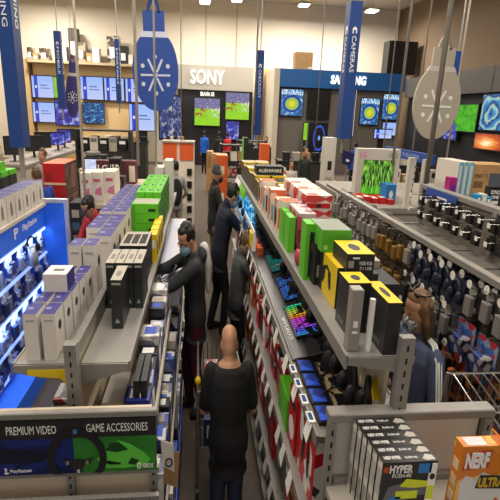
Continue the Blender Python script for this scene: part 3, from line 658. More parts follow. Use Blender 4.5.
for r in range(5):
    for c in range(3):
        x0 = -.545+c*.073; y0 = 3.92+r*.30
        for l in range(4):
            if r > 0 and l < 3 and c < 2: continue
            if r == 0:
                if c: continue
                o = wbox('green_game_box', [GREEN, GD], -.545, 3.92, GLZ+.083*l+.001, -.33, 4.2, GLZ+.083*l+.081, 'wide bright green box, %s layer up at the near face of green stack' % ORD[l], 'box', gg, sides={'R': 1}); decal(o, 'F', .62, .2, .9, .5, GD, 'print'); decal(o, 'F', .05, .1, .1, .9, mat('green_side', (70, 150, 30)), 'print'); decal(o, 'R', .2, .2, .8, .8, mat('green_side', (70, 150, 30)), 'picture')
                if l == 3: decal(o, 'T', .05, .1, .95, .9, GT, 'grey_lid')
                continue
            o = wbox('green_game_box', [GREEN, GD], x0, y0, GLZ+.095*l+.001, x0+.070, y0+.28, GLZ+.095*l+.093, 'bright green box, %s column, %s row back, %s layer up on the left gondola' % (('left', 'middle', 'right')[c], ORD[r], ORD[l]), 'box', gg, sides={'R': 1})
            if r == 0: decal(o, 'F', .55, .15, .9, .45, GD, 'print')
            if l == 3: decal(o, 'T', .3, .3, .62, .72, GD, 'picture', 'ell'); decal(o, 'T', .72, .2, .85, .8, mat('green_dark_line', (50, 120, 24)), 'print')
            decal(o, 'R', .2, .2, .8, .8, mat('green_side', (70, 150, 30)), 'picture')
    if r > 0:
        o = wbox('green_box_stack_base', DARK, -.545, 3.92+r*.3, GLZ, -.402, 4.20+r*.3, GLZ+.285, 'dark carton under green boxes, %s one back on the left gondola' % ORD[r-1], 'box', 'cartons under the green boxes')
# taller white packages beyond
for i, (a, b_, z1) in enumerate(((-.50, -.40, 2.0), (-.39, -.30, 2.08))):
    wbox('white_tall_box', WHITE, a, 5.56, GLZ, b_, 5.86, z1, 'tall plain white box, %s one, behind the green boxes' % ('left', 'right')[i], 'box')
# ---------------- right flank of the left gondola
ks = empty('demo_kiosk', (-.3, 4.6, 1.12), 'white sloping glossy counter panel beside the man in the black jacket', 'kiosk')
MB().prism([(-.17+.13, -1.0, .0), (-.17+.13, 1.25, .0), (-.17+.13, 1.25, .22), (-.17+.13, -1.0, .165)], (.19, 0, 0)).build('panel', mat('kiosk_white', (206, 208, 222), .2), ks)
for k_ in range(3): MB().tube([(.05+.05*math.cos(2*PI*q_/16)*(1+.2*k_), -.82+.13*math.sin(2*PI*q_/16), .19+.02*k_+.045*math.cos(2*PI*q_/16)) for q_ in range(16)], .006, 6, closed=True).build('cable', BLACK, ks)
upp = [busy('flank_blue', [(40, 60, 140), (200, 200, 206), (70, 90, 170), (150, 150, 190)], 14), busy('flank_white', [(214, 210, 204), (180, 178, 176), (120, 120, 150), (225, 222, 218)], 14), mat('flank_black', (26, 26, 30), .4), busy('flank_navy', [(24, 36, 100), (30, 46, 130), (200, 200, 210), (20, 28, 70)], 12), WHITE]
rr = random.Random(11); n = 0
for zz, x1, d0, hh, nm in ((1.121, -.225, .12, (.14, .26), 'upper'), (.621, -.165, .13, (.22, .38), 'middle'), (.161, -.135, .13, (.25, .40), 'bottom')):
    y = 1.98; i = 0
    while y < (3.55 if zz > 1 else 5.2) and i < 20:
        wd = rr.uniform(.1, .16); h_ = rr.uniform(*hh); m = upp[(i*2+int(zz*3)) % 5]
        if zz > 1 and i in (2, 3): m = upp[2]; h_ = .2
        o = wbox('game_package', m, x1-d0*rr.uniform(.7, 1), y, zz, x1, y+wd, zz+h_, 'packaged game accessory, %s from the near end, %s shelf of left aisle face' % (ORD[i], nm), 'package', 'packages on the aisle face of the left gondola')
        decal(o, 'R', .15, .15, .85, .55, [DARK, LW, mat('flank_print_blue', (50, 80, 170))][i % 3], 'picture'); decal(o, 'T', .2, .2, .8, .8, [LW, mat('flank_print_blue2', (60, 90, 190)), GT][i % 3], 'top_print'); decal(o, 'R', .1, .75, .9, .86, BLUE, 'print_band')
        y += wd+rr.uniform(.01, .03); i += 1
wbox('toe_panel', mat('toe_blue', (36, 66, 190), .35), -.128, 1.86, .0, -.12, 3.4, .34, 'glossy blue kick panel along the foot of the left gondola', 'panel')
tgq = empty('shelf_tag', (-.145, 2.0, .99), 'white price card with black ring print hanging from brown backing card', 'price card')
MB().prism([(-.02, 0, -.16), (.05, 0, -.19), (.06, 0, .02), (-.01, 0, .05)], (0, .004, 0)).build('backing_card', KRAFT, tgq); MB().prism([(-.025, -.004, -.05), (.035, -.004, -.09), (.03, -.004, .08), (-.03, -.004, .1)], (0, .003, 0)).build('card', LW, tgq)
MB().tube([(.008+.016*math.cos(2*PI*k/14), -.006, -.03+.024*math.sin(2*PI*k/14)) for k in range(14)], .004, 5, closed=True).build('ring_print', BLACK, tgq)
for i in range(5):
    o = wbox('leaflet_holder', [upp[3], LW], -.21, 2.0+i*.1, .66+.0*i, -.15, 2.05+i*.1, .95, 'blue leaflet pack leaning at shelf edge, %s from the ring card' % ORD[i], 'package', 'blue leaflet packs by the ring card') if False else None
# lower goods by the near end under the top shelf
o = wbox('white_game_box', WHITE, -.46, 2.06, 1.12, -.32, 2.34, 1.27, 'white box with two dark rings under the near end of the left shelf', 'box')
for u in (.1, .55): decal(o, 'F', u, .2, u+.35, .8, OVAL, 'ring', 'ell')
for i in range(2): wbox('black_game_box', BK, -.30+i*.035, 2.0, 1.12, -.272+i*.035, 2.26, 1.42, 'black upright box %s the white ringed box under the left shelf' % ('next to', 'one farther right of')[i], 'box')
for i in range(7): wbox('game_package', [WHITE, BK, PK[1]][i % 3], -.80, 2.0+i*.2, .98, -.62, 2.17+i*.2, 1.03+.02*(i % 3), 'flat package, %s from the end on the left flank middle shelf' % ORD[i], 'package', 'flat packages on the left flank shelf')
# ------------------------------------------------------------------ blue console gondola, far left
PB = mat('console_blue', (44, 106, 222), .4, emis=.10); GLOW = mat('light_strip', (150, 180, 255), .4, emis=.9, erg=(150, 180, 255)); SIL = mat('silver_edge', (190, 196, 206), .3, .5)
BG = empty('display_gondola', (-1.75, 4.4, 0), 'blue lit game display gondola along the left edge', 'shelving')
XF = -1.70
gpart(BG, 'back_panel', mat('panel_blue', (30, 56, 150), .5), -1.93, 2.6, .1, -1.90, 5.34, 1.58)
gpart(BG, 'base_deck', PB, -1.9, 2.6, 0, -1.5, 5.34, .2)
gpart(BG, 'top_board', mat('top_board', (206, 196, 180), .5), -2.35, 2.6, 1.585, -1.66, 5.34, 1.615)
hs = gpart(BG, 'header', PB, -1.71, 2.6, 1.37, -1.68, 5.34, 1.60)
r_ = BG.location
HX = -1.679
def hz(py, px): return at(px, py, x=HX)
pa = at(22.5, 228, x=HX); pb = at(36, 214, x=HX)
letter_at(hs, 'PlayStation', Vector((HX-r_.x, pa.y-r_.y, 1.445)), Vector((0, pb.y-pa.y, 0)), Vector((0, 0, .085)), Vector((1, 0, 0)), LW)
letter_at(hs, 'P', Vector((HX-r_.x, pa.y-.22-r_.y, 1.44)), Vector((0, .1, 0)), Vector((0, 0, .1)), Vector((1, 0, 0)), LW, bold=.02)
letter_at(hs, 'PlayStation', Vector((HX-r_.x, pa.y-1.35-r_.y, 1.445)), Vector((0, .6, 0)), Vector((0, 0, .085)), Vector((1, 0, 0)), LW)
for k_ in range(4): MB().prism([Vector((HX-r_.x, yy-r_.y, zz)) for yy, zz in ((3.9+.4*k_-.5, 1.375), (3.98+.4*k_-.5, 1.375), (4.16+.4*k_-.5, 1.595), (4.1+.4*k_-.5, 1.595))], (.0006, 0, 0)).build('header_streak', mat('streak_blue', (50, 110, 225), .4), hs)
ep = gpart(BG, 'end_panel', PB, -1.9, 5.34, .0, -1.44, 5.38, 1.62)
gprism(BG, 'end_panel_edge', SIL, [(-1.475, 5.33, 0), (-1.435, 5.33, 0), (-1.435, 5.33, 1.655), (-1.9, 5.33, 1.655), (-1.9, 5.33, 1.61), (-1.475, 5.33, 1.61)], (0, .05, 0))
for i, zz in enumerate((1.34, 1.06, .78, .50, .26)):
    gpart(BG, 'light_tube', GLOW, -1.70, 2.6, zz-.012, -1.68, 5.3, zz+.012)
    gpart(BG, 'peg_rail', SIL, -1.9, 2.6, zz-.02, -1.70, 5.3, zz-.012)
bl = bpy.data.lights.new('display_glow', 'AREA'); bl.shape = 'RECTANGLE'; bl.size = .05; bl.size_y = 2.6; bl.energy = 7; bl.color = (.45, .6, 1)
for zz in (1.33, .77):
    lo = bpy.data.objects.new('display_glow', bl); COL.objects.link(lo); lo.location = (-1.64, 4.0, zz); lo.rotation_euler = (0, math.radians(40), 0)
PKB = [busy('blue_pack_a', [(50, 70, 150), (90, 110, 180), (190, 200, 224), (34, 42, 84)], 14), busy('blue_pack_b', [(50, 60, 100), (80, 100, 160), (170, 180, 210), (46, 66, 140)], 14), busy('blue_pack_c', [(90, 110, 170), (30, 40, 80), (200, 206, 220), (40, 60, 140)], 14)]
pr = []
for i in range(3):
    t = empty('console_pack', (0, 0, 0), None, 'package')
    MB().box(-.002, -.052, -.2, .002, .052, .02).build('card', PKB[i], t); MB().box(.002, -.042, -.165, .035, .042, -.04).build('blister', [mat('pack_navy', (40, 50, 90), .3), PKB[1], mat('pack_grey', (120, 130, 160), .3)][i], t, bevel=.006)
    MB().prism([(.004, .02*math.cos(2*PI*k/12), .02+.02*math.sin(2*PI*k/12)) for k in range(12)], (.002, 0, 0)).build('price_disc', TAG, t); pr.append(t)
k = 0
for ri, zz in enumerate((1.30, 1.02, .74, .46)):
    for j in range(16):
        y_ = 3.0+j*.145
        if y_ > 5.2: break
        o = pr[k] if k < 3 else copy_tree(pr[(j*2+ri) % 3]); k += 1
        relabel(o, 'blue console pack, %s row down, %s from the near end of the lit display' % (ORD[ri], ORD[j]), 'console packs on the lit blue display', (-1.675-.03*((j+ri) % 2), y_, zz))
# black headset display among the packs
t = empty('display_headset', (-1.60, 4.62, 1.34), 'black headset on a silver stand in front of the blue display', 'headset'); t.scale = (.7, .7, .75)
MB().cyl((0, 0, -.28), .06, .09, .25).build('stand', SIL, t, smooth=True); MB().tube([(.07*math.cos(a_), 0, -.03+.13*math.sin(a_)) for a_ in [PI*k/10 for k in range(11)]], .014, 8).build('headband', BLACK, t, smooth=True)
for sx in (-1, 1): MB().ell((sx*.07, 0, -.03), (.03, .05, .06)).build('earcup', BLACK, t, smooth=True)
# on top of the blue gondola
gw = 'white headset boxes on the blue gondola'
for i in range(9):
    o = wbox('white_headset_box', [WHITE, PURPLE], -1.86, 3.5+i*.205, 1.615, -1.68, 3.69+i*.205, 1.86, 'white headset box with violet top on the blue gondola, %s from the near end' % ORD[i], 'box', gw, sides={'T': 1})
    decal(o, 'R', .38, .2, .62, .75, OVAL, 'headset_picture', [(0, .1), (.2, .0), (.35, .3), (.4, .75), (.6, .75), (.65, .3), (.8, 0), (1, .1), (.9, .7), (.5, 1), (.1, .7)])
for i in range(8):
    o = wbox('black_green_box', [DARK, GREEN], -2.18, 3.7+i*.21, 1.615, -1.95, 3.89+i*.21, 1.98, 'dark box with green top behind the white headset boxes, %s from the near end' % ORD[i], 'box', 'dark boxes with green tops', sides={'T': 1}); decal(o, 'R', .0, .86, 1, 1, GREEN, 'green_edge'); decal(o, 'R', .3, .3, .7, .6, mat('dim_print', (70, 76, 70)), 'picture')
for i in range(2):
    o = wbox('green_game_box', GREEN, -2.14, 4.6+i*.3, 1.98, -1.98, 4.86+i*.3, 2.07, 'small green box %s the dark boxes with green tops' % ('lying on', 'farther back on')[i], 'box')
for i in range(6):
    o = wbox('tall_beige_box', busy('tall_beige', [(206, 190, 166), (160, 140, 116), (110, 96, 80), (222, 210, 190)], 9), -2.98, 5.5+i*.3, 0, -2.80, 5.76+i*.3, 2.1, 'tall beige package in the far left row, %s one back' % ORD[i], 'box', 'tall beige packages at far left'); decal(o, 'R', .2, .3, .8, .7, WHITE, 'panel')
# ------------------------------------------------------------------ right gondola with demo counter
GRZ = 1.83; CZ = 1.42
GR = empty('gondola_shelf', (.73, 4.0, 0), 'grey double-sided gondola on the right of the centre aisle with headset counter', 'shelving')
gpart(GR, 'base_deck', STEEL, .46, 1.56, 0, 1.0, 6.4, .12)
gpart(GR, 'back_panel', BEIGE, .722, 1.56, .12, .738, 6.4, 1.79)
pa = at(402, 335, y=1.46)
upright(GR, .735, 1.45, 0, pa.z, .05, .035)
for yy in (3, 4.6, 6.38): upright(GR, .73, yy, .1, 1.79)
tagm = TAG
def gshelf(z, x0, x1, y0, y1, edge, tags=0, m=STEEL, seed=1):
    sh = gpart(GR, 'shelf', m, x0, y0, z-.03, x1, y1, z)
    r = GR.location; xe = x0 if edge < 0 else x1
    rail = MB().box(xe-.008-r.x, y0-r.y, z-.05, xe+.002-r.x, y1-r.y, z+.006).build('price_rail', STEEL, GR)
    q = random.Random(seed)
    for i in range(tags):
        yy = y0+.08+i*(min(y1, y0+4.5)-y0-.1)/tags+q.uniform(-.03, .03)
        MB().prism([(xe-.03-r.x, yy-r.y, z-.075-q.uniform(0, .03)), (xe-.03-r.x, yy+.065-r.y, z-.07), (xe-.012-r.x, yy+.065-r.y, z+.004), (xe-.012-r.x, yy-r.y, z+.004)], (.002, 0, 0)).build('price_tag', tagm, sh)
gshelf(GRZ, .53, .775, 1.46, 6.4, -1, 0, STEEL, 3)
gpart(GR, 'shelf', STEEL, .775, 2.12, GRZ-.03, .96, 6.4, GRZ); gpart(GR, 'price_rail', STEEL, .955, 2.12, GRZ-.045, .965, 6.4, GRZ+.006)
gshelf(CZ, .48, .72, 1.56, 6.4, -1, 16, mat('counter_grey', (120, 112, 102), .5, .1), 4)
gshelf(.95, .472, .72, 1.56, 6.4, -1, 22, STEEL, 5)
gshelf(.48, .464, .72, 1.56, 6.4, -1, 20, STEEL, 6)
gshelf(1.3, .75, .98, 1.56, 6.4, 1, 0, STEEL, 7)
gshelf(.7, .75, 1.0, 1.56, 6.4, 1, 0, STEEL, 8)
gprism(GR, 'shelf_bracket', STEEL, [(.53, 1.455, GRZ), (.775, 1.455, GRZ), (.775, 1.455, GRZ-.03), (.71, 1.455, GRZ-.06), (.53, 1.455, GRZ-.028)], (0, -.004, 0))
gprism(GR, 'bracket_tag', YELLOW, [(.722, 1.62, GRZ-.19), (.722, 1.56, GRZ-.25), (.722, 1.66, GRZ-.31), (.722, 1.74, GRZ-.25)], (-.002, 0, 0))
# near endcap
XE0, XE1, YE = .47, 1.10, 1.42
RC = empty('gondola_endcap', (.78, YE, 0), 'grey endcap with white back panel at the near end of the right gondola', 'shelving')
gpart(RC, 'top_beam', STEEL, XE0, YE-.01, 1.592, XE1, YE+.05, 1.628, bevel=.004)
gpart(RC, 'back_panel', mat('endcap_panel', (206, 200, 192), .5), XE0+.03, YE+.02, .1, XE1-.04, YE+.035, 1.592)
gpart(RC, 'rear_panel', STEEL, XE0+.01, YE+.045, .1, XE1-.01, YE+.045, 1.592)
upright(RC, XE0+.015, YE+.005, 0, 1.592, .03, .03); upright(RC, XE1-.02, YE+.005, 0, 1.592, .03, .03)
gpart(RC, 'shelf', mat('endcap_shelf', (160, 152, 142), .45), XE0+.01, .72, 1.29, XE1-.01, YE+.02, 1.32)
gpart(RC, 'shelf_lip', STEEL, XE0+.04, YE-.005, 1.32, XE1-.04, YE+.02, 1.345)
gpart(RC, 'base_deck', STEEL, XE0, .72, 0, XE1, YE, .12)
# dart blaster boxes on the endcap
HF = mat('blaster_black', (22, 22, 26), .35); HS = busy('blaster_side', [(206, 200, 190), (190, 184, 174), (150, 146, 140), (214, 208, 198)], 22); LIME = mat('lime_print', (206, 216, 40), .5); SKY = mat('sky_print', (40, 120, 190), .5)
HT = mat('blaster_top', (40, 38, 38), .35); GRYP = mat('grey_blaster', (96, 98, 104), .5); SILP = mat('silver_print', (176, 170, 160), .25)
pt = at(383, 463, z=1.612); n_ = 6; dpt = (YE-.012-pt.y)/n_
hx0, hx1 = pt.x, at(438, 463, y=pt.y).x; hb = at(352, 415, z=1.612).x
for i in range(n_):
    y0 = pt.y+i*dpt
    dx = (hb-hx0)*i/(n_-1)
    o = wbox('toy_blaster_box', [HF, HT, HS], hx0+dx, y0, 1.32, hx1+dx, y0+dpt-.0015, 1.612, ('black toy blaster box with lime print, %s from the front of its endcap row' % ORD[i]), 'box', 'black toy blaster boxes on the endcap', sides={'T': 1, 'L': 2, 'R': 2})
    lettering(o, 'T', 'NERF HYPER', .06, .35, .36, .75, LW, .01); lettering(o, 'T', 'RUSH-40', .44, .4, .66, .65, LW)
    decal(o, 'T', .74, .1, .97, .9, SILP, 'picture', [(0, .3), (.3, 0), (1, .1), (.9, .8), (.4, 1)])
    decal(o, 'L', .12, .55, .88, .9, mat('side_text', (176, 172, 166)), 'print'); decal(o, 'L', .2, .1, .8, .42, mat('side_photo', (140, 136, 130)), 'photo')
    if i == 0:
        lettering(o, 'F', 'HYPER', .14, .86, .56, .96, LW, .03); lettering(o, 'F', 'RUSH-40', .2, .80, .54, .85, LW); lettering(o, 'F', 'NERF', .03, .87, .12, .94, ORANGE, .02)
        decal(o, 'F', .66, .85, .9, .97, SKY, 'blue_flash'); decal(o, 'F', .86, .0, 1.0, .97, LW, 'white_edge')
        decal(o, 'F', .08, .42, .84, .74, GRYP, 'blaster_body', [(0, .2), (.1, .8), (.5, 1), (1, .8), (1, .45), (.6, .4), (.5, 0), (.36, 0), (.34, .35)]); decal(o, 'F', .36, .66, .86, .78, LIME, 'blaster_top', [(0, .2), (.2, 1), (1, .7), (1, .1), (.5, 0)], lift=.0013)
        decal(o, 'F', .3, .52, .7, .62, LIME, 'blaster_stripe', lift=.0013); decal(o, 'F', .2, .46, .4, .55, SKY, 'blaster_blue', lift=.0013); decal(o, 'F', .87, .5, .99, .68, LIME, 'lime_mark', lift=.0013); decal(o, 'F', .88, .76, .98, .84, BLACK, 'round_mark', 'ell', lift=.0013)
NO = busy('foam_orange_art', [(222, 150, 50), (206, 120, 30), (230, 170, 70), (214, 136, 40)], 10); NW = mat('splash_white', (206, 206, 208), .5)
pn = at(464, 447, z=1.64); nx0 = pn.x; nd = at(457, 441, z=1.64).y-pn.y
o = wbox('toy_blaster_box', NO, nx0, pn.y, 1.32, nx0+.17, pn.y+max(.05, nd), 1.64, 'orange and white toy foam blaster box at the bottom right corner', 'box')
decal(o, 'F', .04, .1, .98, .68, NW, 'white_splash', [(.0, .75), (.12, .95), (.3, .86), (.5, 1), (.75, .9), (1, .98), (1, .1), (.8, 0), (.5, .12), (.2, .02), (.05, .3)])
lettering(o, 'F', 'NERF', .08, .74, .56, .93, LW, .05, lift=.002); decal(o, 'F', .05, .71, .6, .96, mat('logo_red', (176, 60, 26), .5), 'logo_ground', [(0, 0), (.95, .12), (1, 1), (.08, .85)], lift=.0004)
lettering(o, 'F', 'ULTRA', .42, .50, .95, .62, mat('logo_gold', (196, 160, 30)), .04, lift=.0035); decal(o, 'F', .38, .47, .98, .65, DARK, 'logo_ground', [(0, .1), (.9, 0), (1, .9), (.1, 1)], lift=.0022); decal(o, 'F', .1, .05, .5, .32, DARK, 'blaster_picture', [(0, .2), (.3, 1), (.6, .8), (1, .9), (1, 0), (.4, .1)], lift=.0022); decal(o, 'F', .24, .1, .36, .22, ORANGE, 'blaster_dial', 'ell', lift=.004)
decal(o, 'F', .72, .1, 1, .36, ORANGE, 'blaster_muzzle', [(0, .3), (.5, 1), (1, .7), (1, 0), (.3, 0)], lift=.0022); decal(o, 'T', .1, .1, .5, .9, NW, 'white_splash'); decal(o, 'T', .7, .0, 1, 1, mat('deep_orange', (190, 96, 24)), 'orange_patch')
lettering(o, 'L', 'NERF', .15, .1, .85, .6, LW) if False else None
for i in range(4): decal(o, 'L', .2, .08+.2*i, .8, .2+.2*i, mat('spine_cream', (220, 196, 160)), 'spine_print')
# ---------------- goods along the top shelf
o = pc('slim_silver_box', mat('silver_card', (150, 144, 136), .4, .1), 347, 352, 358, 290, GRZ, .05, 'slim upright silver grey box at the near corner of the top right shelf', bevel=.003); decal(o, 'F', .3, .4, .7, .5, LW, 'emblem'); decal(o, 'F', .25, .3, .75, .34, LW, 'print_line')
o = pc('slim_stand_rod', LW, 366, 352, 370, 300, GRZ, .02, 'thin white stand rod beside the slim silver box on the top shelf', 'stand')
YB = [DARK, YELLOW, mat('dark_side', (40, 39, 42), .45)]
def yellow_box(a, b, c, d, z0, back, label, ttl=None):
    o = pc('headset_box', YB, a, b, c, d, z0, back, label, sides={'T': 1, 'L': 2}); decal(o, 'T', .3, .25, .7, .7, DARK, 'headset_picture', 'ell'); decal(o, 'L', .15, .1, .85, .18, mat('dim_grey', (96, 94, 90)), 'print_line')
    if ttl:
        lettering(o, 'F', ttl[0], .45, .45, .92, .62, LW); lettering(o, 'F', ttl[1], .48, .2, .92, .36, LW); decal(o, 'F', .2, .75, .45, .83, LW, 'maker_mark'); decal(o, 'F', .05, .3, .25, .65, GT, 'picture')
    return o
yellow_box(382, 355, 396, 303, GRZ, .22, 'dark box with yellow top nearest the aisle end, beside the masked woman')
o = yellow_box(344, 333, 366, 283, GRZ, .13, 'dark box with yellow top behind the slim silver box'); decal(o, 'F', .12, .1, .3, .9, LW, 'side_print')
bb = pc('headset_box', DARK, 347, 312, 374, 274, GRZ, .2, 'dark box holding up the stacked yellow-topped box')
z2 = GRZ+DIM[bb.name][2]
o = yellow_box(346, 274, 373, 254, z2, .22, 'dark yellow-topped box stacked highest with white surround-sound print', ('VOID RGB', '7.1 USB'))
o = pc('headset_box', [YELLOW, DARK], 334, 309, 345, 268, GRZ, .32, 'tall yellow box with a black headset picture on its side', sides={'F': 1})
decal(o, 'L', .25, .25, .75, .8, OVAL, 'headset_picture', [(0, .15), (.15, 0), (.3, .3), (.35, .8), (.65, .8), (.7, .3), (.85, 0), (1, .15), (.9, .8), (.5, 1), (.1, .8)])
bb = pc('keyboard_box', [DARK, mat('green_edge_box', (60, 80, 40))], 321, 290, 348, 252, GRZ, .28, 'tall black box under the plain green box on the top shelf'); z2 = GRZ+DIM[bb.name][2]; decal(bb, 'L', .1, .1, .3, .9, mat('dim_grey', (96, 94, 90)), 'print_line')
o = pc('green_mouse_box', [mat('green_side_plain', (88, 178, 44), .5), mat('grey_green_top', (120, 130, 110), .4)], 321, 252, 350, 230, z2, .25, 'plain bright green box stacked on a tall black box', sides={'T': 1}); decal(o, 'F', .08, .1, .2, .3, mat('pale_green', (170, 220, 130)), 'maker_mark')
o = pc('keyboard_box', [GREEN, DARK], 303, 280, 318, 224, GRZ, .12, 'tall green framed box with a dark window beside the green boxes', sides={'R': 1}); decal(o, 'F', .25, .06, .95, .86, DARK, 'window'); decal(o, 'F', .4, .5, .8, .7, mat('window_orange', (170, 90, 60)), 'picture', 'ell', lift=.0015)
o = pc('keyboard_box', DARK, 313, 285, 322, 245, GRZ, .1, 'narrow black box between the green framed box and black box'); decal(o, 'F', .3, .2, .7, .5, GT, 'print')
MAG = busy('magenta_art', [(150, 30, 60), (190, 60, 90), (120, 24, 50), (200, 170, 170)], 14)
for i in range(4):
    o = wbox('red_game_box', MAG, .60, 2.72+i*.13, GRZ, .70, 2.84+i*.13, 2.08, 'crimson printed box, %s behind the green framed box on top shelf' % ORD[i], 'box', 'crimson boxes on the top shelf'); decal(o, 'L', .2, .2, .8, .8, mat('pink_print', (200, 120, 130)), 'picture')
for i in range(2): wbox('green_game_box', GREEN, .545, 2.75+i*.18, GRZ, .585, 2.9+i*.18, 2.05, 'slim green box, %s in front of the crimson boxes' % ORD[i], 'box')
t = empty('headset', (.56, 2.5, GRZ), 'small crimson headset hanging at the shelf edge by the green framed box', 'headset'); MB().ell((0, 0, .05), (.022, .04, .05)).build('earcup', MAG, t, smooth=True); MB().ell((.05, 0, .04), (.02, .04, .045)).build('earcup', MAG, t, smooth=True); MB().tube([(.025+.03*math.cos(a_), 0, .06+.07*math.sin(a_)) for a_ in [PI*k/8 for k in range(9)]], .007, 6).build('headband', BLACK, t)
WR = [busy('orange_white_art', [(224, 214, 200), (214, 120, 70), (226, 218, 206), (200, 90, 50)], 9), CREAM]
for i in range(8):
    o = wbox('orange_white_box', WR if i % 2 else [CREAM, ORANGE], .55+.0*i, 3.06+i*.158, GRZ, .66, 3.20+i*.158, 2.09-.02*(i % 3), 'orange and white printed box, %s one back along the left edge of top shelf' % ORD[i], 'box', 'orange and white boxes on the top shelf', sides={'T': 1}); decal(o, 'L', .15, .2, .85, .75, [ORANGE, DARK, mat('cyan_p', (90, 150, 170))][i % 3], 'picture', 'ell' if i % 2 else 'rect'); decal(o, 'F', .2, .3, .8, .7, ORANGE, 'picture')
for i in range(4):
    for l in range(3 if i < 3 else 2):
        o = wbox('red_white_box', [busy('red_white_art', [(186, 34, 40), (220, 206, 196), (200, 60, 56), (224, 214, 204)], 7, (1, 1, 3)), CREAM], .72, 3.1+i*.30, GRZ+l*.10, .90, 3.37+i*.30, GRZ+.098+l*.10, 'red and white box, %s row back, %s layer, on the right half of top shelf' % (ORD[i], ORD[l]), 'box', 'red and white boxes on the top shelf', sides={'T': 1}); decal(o, 'F', .05, .1, .95, .45, RED, 'red_band'); decal(o, 'F', .4, .15, .6, .4, DARK, 'picture', 'ell', lift=.0014); decal(o, 'T', .1, .1, .5, .3, RED, 'red_print')
YE_ = busy('black_yellow_art', [(28, 28, 28), (40, 38, 36), (54, 50, 44), (30, 28, 26)], 8)
for r in range(6):
    for c in range(2):
        x0 = .56+c*.17; z1 = 2.02+.02*(r % 2)
        o = wbox('black_yellow_box', [YE_, YELLOW], x0, 4.40+r*.32, GRZ, x0+.16, 4.70+r*.32, z1, 'black box with yellow edges, %s column, %s row back on top right shelf' % (('left', 'right')[c], ORD[r]), 'box', 'black boxes with yellow edges', sides={'T': 1})
        for uv in ((0, 0, .06, 1), (.94, 0, 1, 1), (0, .92, 1, 1)): decal(o, 'F', *uv, YELLOW, 'yellow_edge')
        decal(o, 'T', .08, .08, .92, .92, GT if r % 2 else DARK, 'top_print'); decal(o, 'F', .25, .3, .75, .8, CREAM if r < 1 else DARK, 'picture')
o = wbox('black_lettered_box', DARK, .58, 4.78, 2.045, .86, 4.98, 2.13, 'wide black box with white lettering lying on the yellow-edged boxes', 'box'); lettering(o, 'F', 'ALIENWARE', .08, .3, .92, .7, LW, .01)
o = wbox('orange_tall_box', [ORANGE, CREAM], .98, 7.6, 0, 1.12, 7.85, 2.17, 'tall orange box standing beyond the far end of right gondola', 'box', sides={'R': 1}); decal(o, 'F', .3, .6, .7, .8, CREAM, 'picture')
for i in range(3): o = wbox('orange_white_box', WR, 1.14+i*.09, 7.6, 0, 1.22+i*.09, 7.9, 1.80, 'small orange and white box, %s right of the tall orange box' % ORD[i], 'box', 'small orange boxes at the far end', sides={'T': 1})
# right half of the top shelf, behind the near boxes
for i in range(5): o = wbox('grey_carton', [DARK, GT][i % 2], .80, 1.95+i*.26, GRZ, .92, 2.18+i*.26, 1.92+.03*(i % 2), 'low grey carton on the right half of the top shelf, %s from near end' % ORD[i], 'box', 'low cartons on the right half')
# ---------------- demo counter: keyboards, headsets, blue cases
c1 = at(312, 392, z=CZ+.02)
DB = empty('demo_board', (.60, 3.6, CZ), 'long dark tilted demo board carrying lit keyboards on the counter', 'display')
MB().prism([(-.11, -1.45, .0), (.09, -1.45, .0), (.09, -1.45, .06), (-.11, -1.45, .012)], (0, 2.7, 0)).build('board', mat('board_dark', (44, 43, 46), .35), DB)
MB().prism([(-.098, -1.45, .0165), (-.06, -1.45, .027), (-.06, -.85, .027), (-.098, -.85, .0165)], (0, 0, .002)).build('board_print', mat('board_grey', (92, 88, 84), .4), DB)
letter_at(DB, 'CORSAIR', Vector((-.068, -1.25, .0265)), Vector((0, .3, .0)), Vector((-.02, 0, -.005)), Vector((-.24, 0, 1)), LW)
def rainbow():
    n = N('key_rainbow', .9); h = n.m2('FRACT', n.m2('ADD', n.m2('MULTIPLY', n.y, .85), .58))
    return n.done(n.ramp(h, [(0, (230, 60, 40)), (.17, (220, 200, 40)), (.34, (60, 210, 80)), (.5, (40, 200, 220)), (.67, (60, 80, 230)), (.83, (200, 60, 210))]))
RB = rainbow(); RBB = scr_grad('key_blue', (20, 60, 160), (60, 130, 230), .8, 9); RBG = scr_grad('key_teal', (10, 60, 60), (30, 160, 150), .6, 9)
def keyboard(x, y, m, label, wd=.075, ln=.42):
    t = empty('lit_keyboard', (x, y, CZ+.045), label, 'keyboard'); t.rotation_euler = (0, -.24, 0)
    bx('case', BLACK, -wd, -ln/2, 0, wd, ln/2, .014, t); bx('key_field', m, -wd+.008, -ln/2+.012, .014, wd-.008, ln/2-.012, .02, t)
    q = MB()
    for i in range(5): q.box(-wd+.01+i*(2*wd-.016)/5, -ln/2+.012, .0201, -wd+.014+i*(2*wd-.016)/5, ln/2-.012, .022)
    for i in range(14): q.box(-wd+.008, -ln/2+.012+i*(ln-.024)/14, .0201, wd-.008, -ln/2+.018+i*(ln-.024)/14, .022)
    q.build('key_gaps', BLACK, t)
pk = at(302, 318, z=CZ+.06)
keyboard(pk.x, pk.y, RB, 'keyboard lit in rainbow colours on the demo counter')
keyboard(pk.x+.02, pk.y+.52, RBB, 'keyboard with blue key lights behind the rainbow keyboard', .07)
keyboard(pk.x+.02, pk.y+1.1, RBG, 'keyboard with faint teal key lights, third along the counter', .07)
MAT_ = bx('counter_mat', mat('mat_beige', (190, 168, 132), .7), .58-GR.location.x, 1.6-GR.location.y, CZ, .715-GR.location.x, 2.12-GR.location.y, CZ+.006, GR)
BC = busy('blue_case', [(24, 60, 170), (40, 84, 210), (20, 44, 130), (60, 100, 220)], 16)
